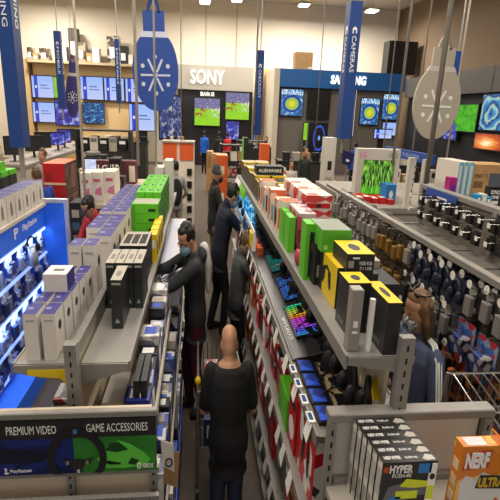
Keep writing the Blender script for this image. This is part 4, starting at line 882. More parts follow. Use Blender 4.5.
for i in range(4):
    t = empty('blue_mouse_case', (c1.x, c1.y-.16+i*.13, CZ), 'flat dark case with blue face on the counter, %s from the near post' % ORD[i], 'mouse', 'blue faced cases on the counter')
    bx('case', BLACK, -.02, -.06, .007, .07, .06, .022, t); bx('face', BC, -.012, -.052, .022, .05, .045, .026, t)
    bx('info_card', LW, -.058, -.045, .001, -.03, .03, .012, t); bx('card_print', BLUE, -.053, -.03, .012, -.036, .02, .0126, t)
rr = random.Random(5)
for i in range(5):
    y_ = 1.66+i*.1; pts = [(.60+.02*math.sin(k*1.3+i)+.018*k*.6, y_+.03*math.sin(k*.9+i*2)+.006*k, CZ+.012+.01*(k % 2)) for k in range(9)]
    tag(MB().tube(pts, .004, 5).build('cable', BLACK, None), 'black cable curling over the beige counter mat, %s from the near end' % ORD[i], 'cable', 'cables on the counter mat')
def headset(m=BLACK, cup=DARK):
    t = empty('headset', (0, 0, 0), None, 'headset')
    MB().tube([(.07*math.cos(a_)*.9, .0, .1+.11*math.sin(a_)) for a_ in [PI*(k-1)/14 for k in range(17)]], .011, 8, kx=.8).build('headband', m, t, smooth=True)
    for sx in (-1, 1):
        c = MB().ell((sx*.06, 0, .075), (.022, .045, .052), 14, 10).build('earcup', cup, t, smooth=True); MB().ell((sx*.045, 0, .075), (.016, .04, .046), 12, 8).build('ear_cushion', BLACK, c, smooth=True)
    MB().tube([(.06, .03, .05), (.05, .1, .02), (.02, .12, .01)], .004, 5).build('microphone', m, t)
    bx('stand_foot', BLACK, -.05, -.05, 0, .05, .05, .012, t); MB().tube([(0, 0, .012), (0, 0, .2)], .01, 6).build('stand_post', BLACK, t)
    return t
hp = headset(); HSG = mat('headset_grey', (60, 58, 60), .35); hq = headset(mat('headset_white', (190, 184, 176), .4), HSG)
for i in range(13):
    y_ = 1.62+i*.15; z_ = CZ+(.012 if y_ < 2.2 else .06)
    if i == 12: o = hq
    else: o = hp if i == 0 else copy_tree(hp)
    relabel(o, ('white banded' if i == 12 else 'black')+' headset on a low stand along the counter back, %s from near end' % ORD[i], 'headsets along the demo counter', (.685-.02*(i % 2), y_, z_)); o.rotation_euler.z = PI/2+.3*((i % 3)-1)
for i in range(7):
    o = copy_tree(hp); relabel(o, 'black headset hanging by the counter beyond the lit keyboards, %s along' % ORD[i], 'headsets beyond the keyboards', (.66, 3.75+i*.2, CZ+.07)); o.rotation_euler.z = PI/2
for i in range(3):
    o = wbox('orange_controller', ORANGE, .52, 3.95+i*.22, CZ, .57, 4.1+i*.22, CZ+.09, 'orange boxed gadget on the counter by the grey jacket shopper, %s along' % ORD[i], 'gadget', 'orange gadgets on the counter'); decal(o, 'L', .2, .2, .8, .8, DARK, 'picture', 'ell')
DP = empty('display_stand', (.53, 4.45, CZ), 'yellow and white slanted shelf display in front of the navy jacket shopper', 'display')
MB().prism([(-.04, -.35, 0), (-.03, -.35, .2), (-.02, -.35, .2), (.02, -.35, 0)], (0, .9, 0)).build('panel', LW, DP)
for i in range(4): bx('product_tile', [YELLOW, DARK, mat('tile_blue', (50, 90, 170)), DARK][i], -.052, -.3+i*.2, .04, -.036, -.14+i*.2, .17, DP)
CY = N('cyan_lit_panel', 1.0); CYM = CY.done(CY.ramp(CY.noise(7, 3, 1), [(.4, (20, 90, 150)), (.55, (60, 170, 225)), (.65, (190, 235, 250))]))
t = empty('lit_display', (.545, 5.70, CZ), 'display case glowing bright cyan on the counter beyond the navy jacket shopper', 'display')
MB().prism([(-.02, -.62, 0), (-.05, -.62, .30), (.05, -.62, .30), (.08, -.62, 0)], (0, 1.28, 0)).build('glowing_case', CYM, t)
for i in range(6): MB().ell((-.05, -.5+i*.22, .15+.05*(i % 2)), (.02, .07, .05), 10, 8).build('black_mouse', BLACK, t, smooth=True)
for i in range(2): MB().prism([(-.06, -.5+i*.65, .30), (-.02, -.5+i*.65, .40), (-.0, -.5+i*.65, .40), (-.03, -.5+i*.65, .30)], (0, .6, 0)).build('header_card', [mat('hdr_green', (120, 200, 60), .5), LW][i], t)
# ---------------- goods on the lower shelves facing the aisle
RA = busy('red_pack_art', [(180, 26, 34), (200, 40, 44), (150, 20, 28), (220, 206, 200)], 14); RW = busy('white_red_art', [(222, 214, 206), (190, 36, 40), (226, 220, 212), (60, 56, 56)], 12); OA = busy('orange_pack_art', [(206, 90, 40), (224, 120, 60), (180, 70, 34), (60, 44, 40)], 14); GA = mat('flank_grey', (120, 116, 112), .5)
rr = random.Random(21)
for zz, x0, nm, hmax, pal in ((.951, .487, 'top', .36, (RA, RW, RA, DARK, RED)), (.481, .482, 'middle', .38, (RA, RW, RED, RA, GA)), (.121, .475, 'bottom', .30, (RA, DARK, RW, RED, DARK))):
    y = 1.66; i = 0
    while y < 6.2 and i < 30:
        wd = rr.uniform(.10, .19); h_ = rr.uniform(.55, 1)*hmax; m = pal[rr.randrange(5)]
        if y > 3.6: m = (OA, OA, RW, DARK, ORANGE)[rr.randrange(5)]
        if zz > .9 and i == 0: wd, h_, m = .34, .40, RW
        if zz > .9 and i == 2: wd, h_, m = .26, .2, GREEN
        if zz < .9 and zz > .4 and i == 1: wd, h_, m = .2, .3, OA
        xo = rr.uniform(0, .04)
        o = wbox('boxed_accessory', m, x0+xo, y, zz, x0+xo+.14, y+wd, zz+h_, 'boxed game accessory, %s from the near end, %s shelf of right aisle face' % (ORD[i], nm), 'box', 'boxed accessories on the right aisle face')
        if m is RW and zz > .9 and i == 0:
            decal(o, 'L', .0, .0, .12, 1, RED, 'red_edge'); decal(o, 'L', .88, 0, 1, 1, RED, 'red_edge'); decal(o, 'L', .3, .2, .75, .75, OVAL, 'headset_picture', [(0, .15), (.15, 0), (.3, .3), (.35, .8), (.65, .8), (.7, .3), (.85, 0), (1, .15), (.9, .8), (.5, 1), (.1, .8)], lift=.001); decal(o, 'F', .3, .1, 1, .9, RED, 'red_side')
        elif m is not GREEN: decal(o, 'L', .15, .15, .85, .55, [DARK, LW, BLACK, RED][rr.randrange(4)], 'picture', 'ell' if i % 2 else 'rect'); decal(o, 'L', .1, .72, .9, .88, [LW, DARK][i % 2], 'title_band')
        y += wd+rr.uniform(.008, .03); i += 1
# ------------------------------------------------------------------ right-hand wall of hooks
XR = 1.55; LZ = 1.88
RG = empty('gondola_shelf', (1.75, 3.5, 0), 'tall peg hook gondola along the right aisle behind the masked woman', 'shelving')
PEG = mat('pegboard_grey', (104, 96, 86), .6, var=.05)
gpart(RG, 'back_panel', PEG, 1.66, 1.94, .12, 1.68, 5.4, LZ-.05); gpart(RG, 'base_deck', STEEL, 1.42, 1.94, 0, 2.1, 5.4, .14)
gpart(RG, 'ledge', mat('ledge_pale', (150, 142, 130), .5), 1.50, 1.94, LZ-.02, 1.545, 5.4, LZ); gpart(RG, 'ledge_rail', STEEL, 1.485, 1.94, LZ-.03, 1.505, 5.4, LZ+.004)
gpart(RG, 'upper_panel', mat('upper_peg', (128, 120, 110), .6, var=.05), 1.755, 1.94, .14, 1.775, 3.55, 2.13); gpart(RG, 'top_rail', STEEL, 1.73, 1.94, 2.13, 1.80, 3.55, 2.16)
for yy in (1.98, 2.56, 3.52): upright(RG, 1.74, yy, LZ, 2.14, .03, .04)
gpart(RG, 'upper_ledge', mat('upper_ledge_grey', (112, 106, 98), .55), 1.545, 1.94, LZ-.045, 1.755, 3.55, LZ-.03)
for i in range(9):
    r = RG.location; gpart(RG, 'ledge_bracket', STEEL, 1.505, 2.0+i*.37, LZ-.05, 1.76 if i < 5 else 1.66, 2.015+i*.37, LZ-.02)
a = at(427, 190, x=1.725); b = at(457, 201, x=1.725)
sg = empty('aisle_sign', (1.725, b.y, 2.06), 'blue rectangular sign with a white line on the rail of the peg gondola', 'sign'); bx('board', SIGNB, -.006, 0, 0, 0, a.y-b.y, .095, sg); bx('line', LW, -.008, .12, .04, -.006, a.y-b.y-.18, .055, sg)
# packs on hooks: one of each kind, then copies
def proto_pack(nm, card, bl, wd, d, h, disc=False, label_cat='package'):
    t = empty(nm, (0, 0, 0), None, label_cat)
    MB().box(0, -wd/2, -h, .003, wd/2, .02).build('card', card, t); MB().box(-d, -wd*.4, -h*.85, 0, wd*.4, -h*.22).build('blister', bl, t, bevel=min(wd, d, h)*.15)
    if disc: MB().prism([(-.03, .024*math.cos(2*PI*k/14), .03+.024*math.sin(2*PI*k/14)) for k in range(14)], (-.003, 0, 0)).build('price_disc', TAG, t); MB().tube([(0, 0, 0), (-.03, 0, .015)], .004, 5).build('hook_tip', CHROME, t)
    return t
def proto_hs(disc=True):
    t = empty('hanging_headset', (0, 0, 0), None, 'headset'); nv = mat('headset_navy', (36, 42, 60), .35)
    MB().tube([(-.02, .045*math.cos(a_), -.055+.06*math.sin(a_)) for a_ in [PI*(k-1)/12 for k in range(15)]], .012, 8).build('headband', nv, t, smooth=True)
    for sx in (-1, 1): MB().ell((-.02, sx*.045, -.085), (.024, .024, .042), 12, 8).build('earcup', nv, t, smooth=True)
    MB().prism([(-.05, .026*math.cos(2*PI*k/14), .035+.026*math.sin(2*PI*k/14)) for k in range(14)], (-.003, 0, 0)).build('price_disc', TAG, t); bx('backing_card', mat('hs_card', (52, 56, 70), .5), .0, -.06, -.18, .003, .06, .02, t)
    return t
SILV = busy('silver_pack', [(140, 134, 126), (90, 86, 80), (186, 180, 170), (60, 56, 52)], 22); GOLDC = busy('gold_pack', [(206, 156, 50), (46, 38, 28), (60, 50, 36), (30, 28, 26)], 16, (1, 1, .5)); TOYC = busy('toy_card', [(40, 70, 140), (170, 40, 44), (120, 140, 170), (50, 96, 160)], 26); TOYO = busy('toy_amber', [(190, 110, 40), (60, 40, 30), (150, 50, 36), (214, 150, 60)], 16); TEALC = busy('pack_teal', [(40, 60, 70), (90, 110, 120), (30, 36, 40), (140, 140, 136)], 18)
PP = {'silver': proto_pack('cable_pack', SILV, mat('clear_grey_blister', (134, 128, 120), .25), .09, .03, .17), 'grey': proto_pack('cable_pack', PK[2], GA, .08, .03, .18, True), 'gold': proto_pack('gold_pack', GOLDC, mat('amber_dark', (120, 88, 34), .3), .075, .04, .17), 'headset': proto_hs(), 'toy': proto_pack('toy_pack', TOYC, busy('toy_body', [(150, 40, 40), (150, 146, 150), (40, 60, 120), (34, 34, 44), (70, 60, 90)], 26), .17, .06, .24), 'amber': proto_pack('toy_pack', TOYO, busy('toy_amber_body', [(120, 70, 30), (40, 30, 26), (180, 90, 40), (90, 40, 30)], 24), .14, .06, .24, True), 'teal': proto_pack('accessory_pack', TEALC, DARK, .11, .04, .2, True)}
first = {}
WORDS = {'silver': 'silvery cable pack', 'grey': 'grey tagged cable pack', 'gold': 'gold and black pack', 'headset': 'dark navy headset with white tag', 'toy': 'red and blue toy pack', 'amber': 'amber brown toy pack', 'teal': 'dark teal accessory pack'}
rr = random.Random(9)
ROWS = ((1.77, 0, 'top'), (1.56, .02, 'second'), (1.36, .03, 'third'), (1.15, .04, 'fourth'), (.94, .05, 'fifth'), (.72, .05, 'sixth'))
for z_, off, rn in ROWS:
    y_ = 1.96; cnt = {}
    while y_ < 5.2:
        if z_ > 1.7: kd = 'headset' if 2.3 < y_ < 3.05 else ('grey' if y_ < 2.35 else 'gold' if 3.12 < y_ < 3.72 else ('silver' if rr.random() < .75 else 'grey'))
        elif z_ > 1.5: kd = 'toy' if y_ < 2.3 else ('grey' if y_ < 2.6 else ('teal' if y_ < 3.15 else ('gold' if y_ < 3.75 else 'silver')))
        elif z_ > 1.1: kd = 'amber' if y_ < 2.4 else ('teal' if y_ < 3.0 else ('gold' if y_ < 3.7 else 'grey'))
        else: kd = ('amber', 'teal', 'grey')[rr.randrange(3)]
        wd = {'silver': .12, 'grey': .12, 'gold': .09, 'headset': .125, 'toy': .20, 'amber': .17, 'teal': .14}[kd]
        cnt[kd] = cnt.get(kd, 0)+1
        for dd in range(2 if z_ > 1.3 and kd != 'toy' else 1):
            o = PP[kd] if kd not in first else copy_tree(PP[kd]); first[kd] = 1
            relabel(o, '%s, %s hook row, %s along, %s' % (WORDS[kd], rn, ORD[min(cnt[kd]-1, 29)], ('foremost', 'behind')[dd]), WORDS[kd]+'s on the right peg wall', (XR-.04-off+dd*.055+rr.uniform(-.01, .01), y_+wd/2, z_+rr.uniform(-.02, .02)))
        if kd: r = RG.location; MB().tube([(1.66-r.x, y_+wd/2-r.y, z_+.02), (XR-.07-off-r.x, y_+wd/2-r.y, z_+.025), (XR-.075-off-r.x, y_+wd/2-r.y, z_+.04)], .004, 5).build('peg_hook', CHROME, RG)
        y_ += wd+rr.uniform(.005, .03)
UPB = mat('upper_black_pack', (34, 32, 32), .4)
ub = None
for i in range(12):
    y_ = 2.0+i*.125
    for j, z_ in enumerate((2.10, 1.995)):
        o = ub and copy_tree(ub)
        if not o:
            o = ub = empty('accessory_pack', (0, 0, 0), None, 'package'); bx('card', UPB, 0, -.035, -.075, .003, .035, .015, o); bx('blister', UPB, -.02, -.028, -.035, 0, .028, -.002, o); bx('body', BLACK, -.02, -.028, -.07, 0, .028, -.036, o); MB().tube([(.05, 0, .005), (-.10, 0, .006)], .003, 5).build('hook_tip', CHROME, o); bx('price_plate', TAG, -.104, -.014, -.012, -.101, .014, .014, o)
        relabel(o, 'small black pack with red top above the pale ledge, %s row, %s from near end' % (('upper', 'lower')[j], ORD[i]), 'small black packs above the ledge', (1.70-.02*(i % 2), y_, z_))
# chrome wire rack in the right foreground
wr_ = empty('wire_rack', (1.2, 1.52, 1.2), 'chrome wire rack behind the right post of the endcap', 'rack')
for i in range(7): MB().tube([(.0+.05*i, -.1, .2), (.0+.05*i, .35, .3), (.0+.05*i, .38, .0)], .005, 6).build('wire', CHROME, wr_)
for yy, zz in ((-.1, .2), (.12, .25), (.35, .3), (.37, .1)): MB().tube([(-.02, yy, zz), (.34, yy, zz)], .006, 6).build('cross_wire', CHROME, wr_)
for xx in (-.02, .34): MB().tube([(xx, .36, .3), (xx, .36, -1.2)], .01, 8).build('post', CHROME, wr_)
for i in range(3): o = wbox('toy_box', [TOYO, PK[4], TOYC][i], 1.2+i*.1, 1.5, 1.17, 1.29+i*.1, 1.68, 1.36, 'printed toy box in the chrome wire rack, %s from the endcap post' % ORD[i], 'box', 'toy boxes in the wire rack')
# ------------------------------------------------------------------ hanging poles
POLE = mat('pole_white', (206, 196, 180), .4); POLEG = mat('pole_grey', (160, 154, 146), .35, .3)
for px, Y, z0, r, m, nm in ((77, 6.6, .0, .022, POLE, 'white pole rising left of the lit blue display gondola'), (135.5, 6.6, 1.9, .026, POLE, 'pale pole passing left of the blue ornament'), (154.5, 5.6, 2.0, .016, POLE, 'thin pale pole crossing in front of the blue ornament'),
        (181, 10, 2.0, .012, POLEG, 'thin grey pole above the orange topped kiosk'), (256.5, 10, 2.4, .022, POLEG, 'grey pole left of the blue checkout banner'), (321, 9, 1.9, .012, POLEG, 'thin grey pole in front of the blue fascia'),
        (393, 7, 2.0, .010, POLEG, 'thin grey pole crossing the right stadium television'), (405, 5.5, 2.1, .02, POLEG, 'grey pole left of the grey ornament, crossing the blue fascia'), (424, 6, 2.1, .011, POLEG, 'thin pole close to the left edge of the grey ornament'), (443, 4.2, 1.88, .028, POLEG, 'thick grey pole in front of the grey ornament'), (461, 8, 2.0, .02, POLE, 'pale pole right of the grey ornament holding a small blue banner')):
    p = at(px, 62, y=Y)
    tag(MB().cyl((0, 0, 0), r*.75, r, 7.8-z0, 10).build('hanging_pole', m, None, (p.x, Y, z0), smooth=True), nm, 'pole')
# ------------------------------------------------------------------ banners
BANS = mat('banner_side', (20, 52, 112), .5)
def banner(xl, xr, xd, yb, yt, Y, txt, label, side=1, flip=False, u=(.1, .9)):
    """square section hanging banner, front face xl..xr at the bottom, the seen side face reaching xd"""
    a = at(xl, yb, y=Y); b = at(xr, yb, y=Y); zt = 7.8 if yt is None else at((xl+xr)/2, yt, y=Y).z
    ex = b.x if side > 0 else a.x; yd = at(xd, yb, x=ex).y; d = max(.05, yd-Y); wd = b.x-a.x; h_ = zt-a.z
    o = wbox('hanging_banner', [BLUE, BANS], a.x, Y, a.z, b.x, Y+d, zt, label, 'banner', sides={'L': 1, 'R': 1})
    if txt:
        for k in ('F', 'R' if side > 0 else 'L'):
            q, U, V, n = face(o, k)
            lo = u[0]; hi = u[1]
            letter_at(o, txt, q+U*.33+V*(1-lo), V*(lo-hi), U*.36, n, LW, .004)
            if u[0] > .12 or True:
                decal(o, k, .32, 1-lo+.012*3/h_, .7, 1-lo+.012*3/h_+wd*.55/h_ if k == 'F' else 1-lo+.012*3/h_+d*.5/h_, LW, 'icon', [(0, 0), (0, .7), (.5, 1), (1, .7), (1, 0), (.75, 0), (.75, .5), (.25, .5), (.25, 0)])
    MB().cyl((0, 0, h_), .012, .016, 7.8-zt, 8).build('suspension_rod', POLEG, o)
    MB().cyl((0, 0, -.25), .02, .03, .25, 8).build('lower_rod', POLEG, o)
    return o
b1 = at(24, 149, y=4.0); 
banner(10, 24, 31, 147.5, -75, 4.0, 'GAMING', 'big dark blue square gaming banner hanging at the left edge', 1, u=(.17, .43))
banner(339.5, 350.5, 335, 138.5, 0, 8.0, 'CAMERAS', 'big dark blue square cameras banner hanging before the blue fascia', -1, u=(.24, .50))
banner(58.5, 65, 66.5, 108, 31, 12.0, 'MOBILE', 'narrow dark blue hanging banner beside the small violet ornament', 1, u=(.2, .55))
banner(116.5, 121, 122, 103, 39, 13.0, 'PORTABLE', 'slim dark blue hanging banner in front of the menu televisions', 1, u=(.2, .7))
banner(254, 261, 263, 135, 50, 11.0, 'CHECKOUT', 'dark blue hanging banner between the grey and blue back signs', 1, u=(.22, .55))
banner(452.5, 459, 452, 76, 51, 8.0, None, 'small dark blue banner hanging at the right of the grey ornament', -1)
# ------------------------------------------------------------------ flat ornaments
def ornament(Y, cx, yt, yb, hw, tilt, m, m2, label, band, marks=True):
    """cut-out bauble hanging sign: loop, cap, band and body with a snow star"""
    yc = (yt+yb)/2; H_ = (yb-yt)/2; ct, st = math.cos(tilt), math.sin(tilt)
    o0 = at(cx, yc, y=Y); sx = (at(cx+10, yc, y=Y)-at(cx-10, yc, y=Y)).length/20; sz = (at(cx, yc-10, y=Y)-at(cx, yc+10, y=Y)).length/20
    root = empty('hanging_ornament', (o0.x, Y, o0.z), label, 'ornament')
    def P(u, v, dy=0): return Vector(((u*ct+v*st)*sx, dy, (v*ct-u*st)*sz))
    pts = []
    for k in range(40):
        t = 2*PI*k/40; u, v = hw*math.sin(t), H_*math.cos(t)
        u = hw*math.copysign(abs(math.sin(t))**(.8 if v > 0 else 1), math.sin(t))
        if v > H_*.95: continue
        pts.append(P(u, v))
    MB().prism(pts, (0, .035, 0)).build('body', m, root)
    w2 = hw*.5; MB().prism([P(-w2*.92, H_*.98), P(w2*.92, H_*.98), P(w2*.92, H_*1.48), P(-w2*.92, H_*1.48)], (0, .035, 0)).build('cap', m, root)
    MB().prism([P(-w2*1.25, H_*.85, -.002), P(w2*1.25, H_*.85, -.002), P(w2*1.02, H_*.99, -.002), P(-w2*1.02, H_*.99, -.002)], (0, .039, 0)).build('band', band, root)
    q = MB()
    for k in range(12):
        t0, t1 = PI*k/12-.1, PI*(k+1)/12
        q.prism([P(r*hw*.28*math.cos(t), H_*1.46+r*H_*.34*math.sin(t)) for t, r in ((t0, 1), (t1, 1), (t1, .62), (t0, .62))], (0, .035, 0))
    q.build('loop', m, root)
    s = MB(); c0 = -H_*.08
    def bar(u0, v0, u1, v1, w_):
        d = Vector((u1-u0, v1-v0)); n = Vector((-d.y, d.x)).normalized()*w_
        s.prism([P(u0+n.x, v0+n.y, -.004), P(u1+n.x, v1+n.y, -.004), P(u1-n.x, v1-n.y, -.004), P(u0-n.x, v0-n.y, -.004)], (0, .004, 0))
    R_ = hw*.64
    for a_ in (0, 60, 120, 180, 240, 300):
        t = math.radians(a_); k_ = 1.5 if a_ not in (0, 180) else 1.0
        bar(.18*R_*math.cos(t), c0+.22*R_*math.sin(t), R_*math.cos(t)*(1 if a_ in (0, 180) else .95), c0+R_*math.sin(t)*(1.25), hw*.045)
    for u, v in ((0, 1.25), (0, -1.25), (.85, .62), (-.85, .62), (.85, -.62), (-.85, -.62)):
        s.prism([P(u*R_+hw*.085*math.cos(2*PI*k/12), c0+v*R_+hw*.1*math.sin(2*PI*k/12), -.004) for k in range(12)], (0, .004, 0))
    s.prism([P(hw*.1*math.cos(2*PI*k/12), c0+hw*.1*math.sin(2*PI*k/12), -.004) for k in range(12)], (0, .004, 0))
    s.build('snowflake', m2, root)
    MB().tube([P(0, H_*1.75), Vector((P(0, H_*1.75).x, 0, 7.8-o0.z))], .006, 6).build('hanging_wire', POLEG, root)
    return root
PALEB = mat('flake_pale', (200, 206, 224), .5)
ornament(8.0, 155.5, 32, 112, 23, -.02, SIGNB, PALEB, 'large flat blue bauble sign with a pale snowflake', PALEB)
ornament(5.0, 437, 67, 140, 23, .02, mat('ornament_grey', (176, 166, 150), .55), LW, 'large flat grey bauble sign with a white snowflake', mat('band_pale', (200, 192, 178)))
ornament(12.5, 72.5, 73, 118, 7, .05, mat('ornament_violet', (62, 56, 118), .55), LW, 'small violet bauble sign far back by the menu televisions', mat('band_pale', (200, 192, 178)))
# ------------------------------------------------------------------ midground, left
RSY = 7.3
rs0 = at(42, 162, y=RSY); rs1 = at(64, 162, y=RSY)
for i in range(4):
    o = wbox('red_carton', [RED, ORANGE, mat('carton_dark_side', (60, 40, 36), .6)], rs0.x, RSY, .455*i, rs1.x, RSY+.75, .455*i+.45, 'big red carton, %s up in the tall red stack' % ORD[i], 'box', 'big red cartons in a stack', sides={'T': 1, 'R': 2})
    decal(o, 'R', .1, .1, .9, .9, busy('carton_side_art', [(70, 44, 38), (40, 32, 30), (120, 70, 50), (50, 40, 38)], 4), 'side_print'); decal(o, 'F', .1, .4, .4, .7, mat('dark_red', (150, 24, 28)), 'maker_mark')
s_ = MB(); s_.box(rs0.x-.01, RSY-.012, 1.50, rs1.x+.01, RSY-.002, 1.53); tag(s_.build('strap', mat('strap_pale', (214, 190, 150)), None), 'pale packing strap round the upper part of the red stack', 'strap')
tb = empty('display_table', (-1.20, 8.8, 0), 'low display table carrying the white and pink boxes', 'table'); bx('table_top', BEIGE, -.6, -1.45, 1.14, .5, 1.45, 1.2, tb)
for sx in (-.55, .45):
    for sy in (-1.4, 1.4): bx('leg', STEEL, sx-.03, sy-.03, 0, sx+.03, sy+.03, 1.14, tb)
PKA = busy('pink_flower', [(222, 212, 206), (226, 218, 212), (206, 120, 150), (224, 214, 208)], 7)
for i, (a, b) in enumerate(((81.5, 91.5), (92.5, 103.5), (104.5, 116))):
    o = pc('white_pink_box', [WHITE, CREAM], a, 206-i*1.5, b, 173-i*.7, 1.2, .45, 'tall white box with pink floral print, %s from the left of three' % ORD[i], 'box', 'white and pink boxes', sides={'T': 1}); decal(o, 'F', .1, .15, .9, .6, PKA, 'floral_print'); decal(o, 'F', .2, .7, .8, .8, mat('pink_text', (190, 90, 120)), 'print_line')
for a, b, yb, yt, m, txt, nm in ((97, 109.5, 181, 160.5, mat('maroon_box', (84, 40, 44), .5), 'LG', 'maroon box with white letters left of the black lettered box'), (110, 121, 187, 158.5, BLACK, 'UHD', 'black box with white letters behind the pink boxes'), (123, 136, 184, 161, mat('maroon_box2', (100, 52, 60), .5), None, 'maroon and pale box right of the black lettered box')):
    o = pc('television_box', m, a, yb, b, yt, 1.2, .3, nm)
    if txt: lettering(o, 'F', txt, .12, .5, .9, .8, LW, .02)
    else: decal(o, 'F', .5, .1, .95, .8, CREAM, 'panel')
a = at(122, 193, z=1.2); o = wbox('yellow_mark_box', DARK, a.x-.1, 8.35, 1.2, a.x+.06, 8.6, 1.5, 'black box with small yellow mark beside the violet tops', 'box'); decal(o, 'F', .2, .5, .6, .8, YELLOW, 'mark')
# blue side unit, yellow signs and grey cabinet left of the red cap shopper
a = at(84, 225, y=6.9); b = at(92, 208, y=6.9); o = wbox('blue_box', mat('sky_box', (80, 150, 200), .5), a.x, 6.9, 0, b.x, 7.1, b.z, 'pale blue upright carton behind the red cap shopper', 'box'); decal(o, 'F', .3, .8, .7, .95, DARK, 'ring_print', 'ell')
a = at(72, 240, y=6.6); b = at(80, 203, y=6.6); o = wbox('dark_cabinet', DARK, a.x, 6.6, 0, b.x, 7.0, b.z, 'dark cabinet with pale items right of the red stack', 'cabinet')
for i in range(4): decal(o, 'F', .15, .85-.13*i, .85, .93-.13*i, [GT, mat('dim_blue', (60, 90, 120)), GA, DARK][i], 'pale_item')
a = at(72, 250, y=5.9); b = at(81, 236, y=5.9); ys = empty('floor_sign', (a.x, 5.9, 0), 'yellow wedge sign on the left aisle floor by the blue gondola end', 'sign'); MB().prism([(0, 0, 0), (.22, 0, 0), (.18, 0, b.z), (.12, 0, b.z)], (0, .2, 0)).build('panel', YELLOW, ys)
# monitor counter
MC_ = empty('monitor_counter', (-4.5, 15, 0), 'white counter with a row of monitors in front of the menu televisions', 'counter')
bx('top', mat('counter_top', (150, 142, 132), .5), -.45, -3.2, 1.18, .45, 4.5, 1.25, MC_); bx('cabinet', mat('counter_front', (186, 176, 160), .6), -.4, -3.1, 0, .4, 4.4, 1.18, MC_); bx('poster', mat('poster_pale_blue', (150, 180, 190)), .4, -1.5, .4, .405, 0, 1.1, MC_); bx('poster', mat('poster_amber', (190, 160, 90)), .4, .4, .4, .405, 1.6, 1.1, MC_)
for i in range(6):
    t = empty('monitor', (-4.55+.1*(i % 2), 12.5+i*1.15, 1.25), 'black monitor on the white counter, %s from the near end' % ORD[i], 'monitor', 'monitors on the white counter'); t.rotation_euler.z = .35
    bx('casing', BLACK, -.22, -.03, .16, .22, .03, .62-.04*(i % 2), t); bx('screen', S_PURP if i in (3, 4) else DARK, -.2, -.033, .18, .2, -.03, .58-.04*(i % 2), t); bx('stand', BLACK, -.03, -.02, 0, .03, .06, .2, t); bx('foot', BLACK, -.12, -.08, 0, .12, .1, .015, t)
# desk area with printers and black machines behind it
DKX = at(102, 150, y=12)
dk = empty('service_desk', (DKX.x, 12, 0), 'tan fronted service desk in the left middle distance', 'desk')
bx('top', BEIGE, -.5, -.35, 1.12, .55, .4, 1.2, dk); bx('front_panel', mat('desk_tan', (190, 156, 108), .6), -.48, -.32, .0, .53, -.28, 1.12, dk); bx('side_panel', KRAFT, -.48, -.28, 0, -.44, .38, 1.12, dk); bx('side_panel', KRAFT, .49, -.28, 0, .53, .38, 1.12, dk)
a = at(85.5, 171, y=10.4); b = at(99, 159, y=10.4); tv(85.5, 159.5, 99, 171, 10.4, S_WHITE, 'pale lit screen in front of the tan service desk', 'screen')
tag(MB().box(a.x-.05, 10.45, 0, b.x+.05, 10.7, a.z).build('screen_plinth', DARK, None), 'dark plinth below the pale lit screen by the desk', 'plinth')
for i, (px, w2, hh, m) in enumerate(((92, .30, .5, BLACK), (101, .25, .42, DARK), (109, .22, .3, WHITE), (117, .2, .36, CREAM))):
    p = at(px, 147, y=12.05); t = empty('printer', (p.x, 12.1, 1.2), ('black' if i < 2 else 'pale')+' office printer on the service desk, %s from its left end' % ORD[i], 'printer', 'printers on the service desk')
    bx('body', m, -w2/2, -.15, 0, w2/2, .2, hh*.6, t, bevel=.02); bx('scanner_lid', DARK if m is not BLACK else GA, -w2/2, -.15, hh*.6, w2/2, .2, hh*.75, t); bx('paper_tray', LW, -w2*.3, -.25, .05, w2*.3, -.15, .08, t)
mr = empty('machine_rack', (at(97, 138, y=14).x, 14.2, 0), 'dark rack of black machines behind the service desk', 'rack'); 
for sx in (-.55, .9): bx('side_panel', DARK, sx-.03, -.3, 0, sx+.03, .3, 2.0, mr)
for zz in (.3, .9, 1.4, 1.98): bx('shelf', DARK, -.55, -.3, zz, .9, .3, zz+.04, mr)
for i in range(5): o = wbox('black_machine', [BLACK, WHITE, DARK, GT, BLACK][i], mr.location.x-.45+i*.26, 13.95, 1.44, mr.location.x-.24+i*.26, 14.35, 1.78+.06*(i % 2), 'boxy office machine on the dark rack, %s from the left' % ORD[i], 'machine', 'machines on the dark rack'); decal(o, 'F', .1, .6, .9, .85, [LW, GA][i % 2], 'panel')
# ------------------------------------------------------------------ midground, centre
kx0, kx1 = at(163, 200, y=9.9).x, at(186, 200, y=9.9).x
kk = empty('orange_kiosk', ((kx0+kx1)/2, 10.1, 0), 'white product kiosk with two orange header panels', 'kiosk'); hw_ = (kx1-kx0)/2; zt = at(170, 142.5, y=9.9).z; zo = at(170, 160, y=9.9).z
bx('body', CREAM, -hw_, -.15, 0, hw_+.17, .3, zt, kk); bx('top_edge', GT, -hw_-.01, -.2, zt, hw_+.18, .3, zt+.03, kk)
for s2 in (0, 1): bx('header_panel', ORANGE, -hw_+.01+s2*(hw_+.1), -.17, zo, s2*(hw_+.1)+.03+.02, -.15, zt-.01, kk)
for i in range(5): bx('hung_product', BLACK, hw_+.02, -.19, .30+i*.26, hw_+.12, -.15, .44+i*.26, kk)
for i in range(3): bx('shelf', WHITE, -hw_, -.3, .35+i*.4, hw_-.05, -.15, .37+i*.4, kk)
oc0, oc1 = at(216, 200, y=10.3).x, at(227, 200, y=10.3).x
for i in range(3): o = wbox('orange_tall_box', [ORANGE, mat('orange_light_top', (230, 140, 90), .5)], oc0, 10.3, .58*i, oc1, 10.9, .58*i+.575, 'orange carton, %s up in the column beside the man in the beanie' % ORD[i], 'box', 'orange cartons in a column', sides={'T': 1}); decal(o, 'F', .3, .3, .7, .6, CREAM, 'maker_mark')
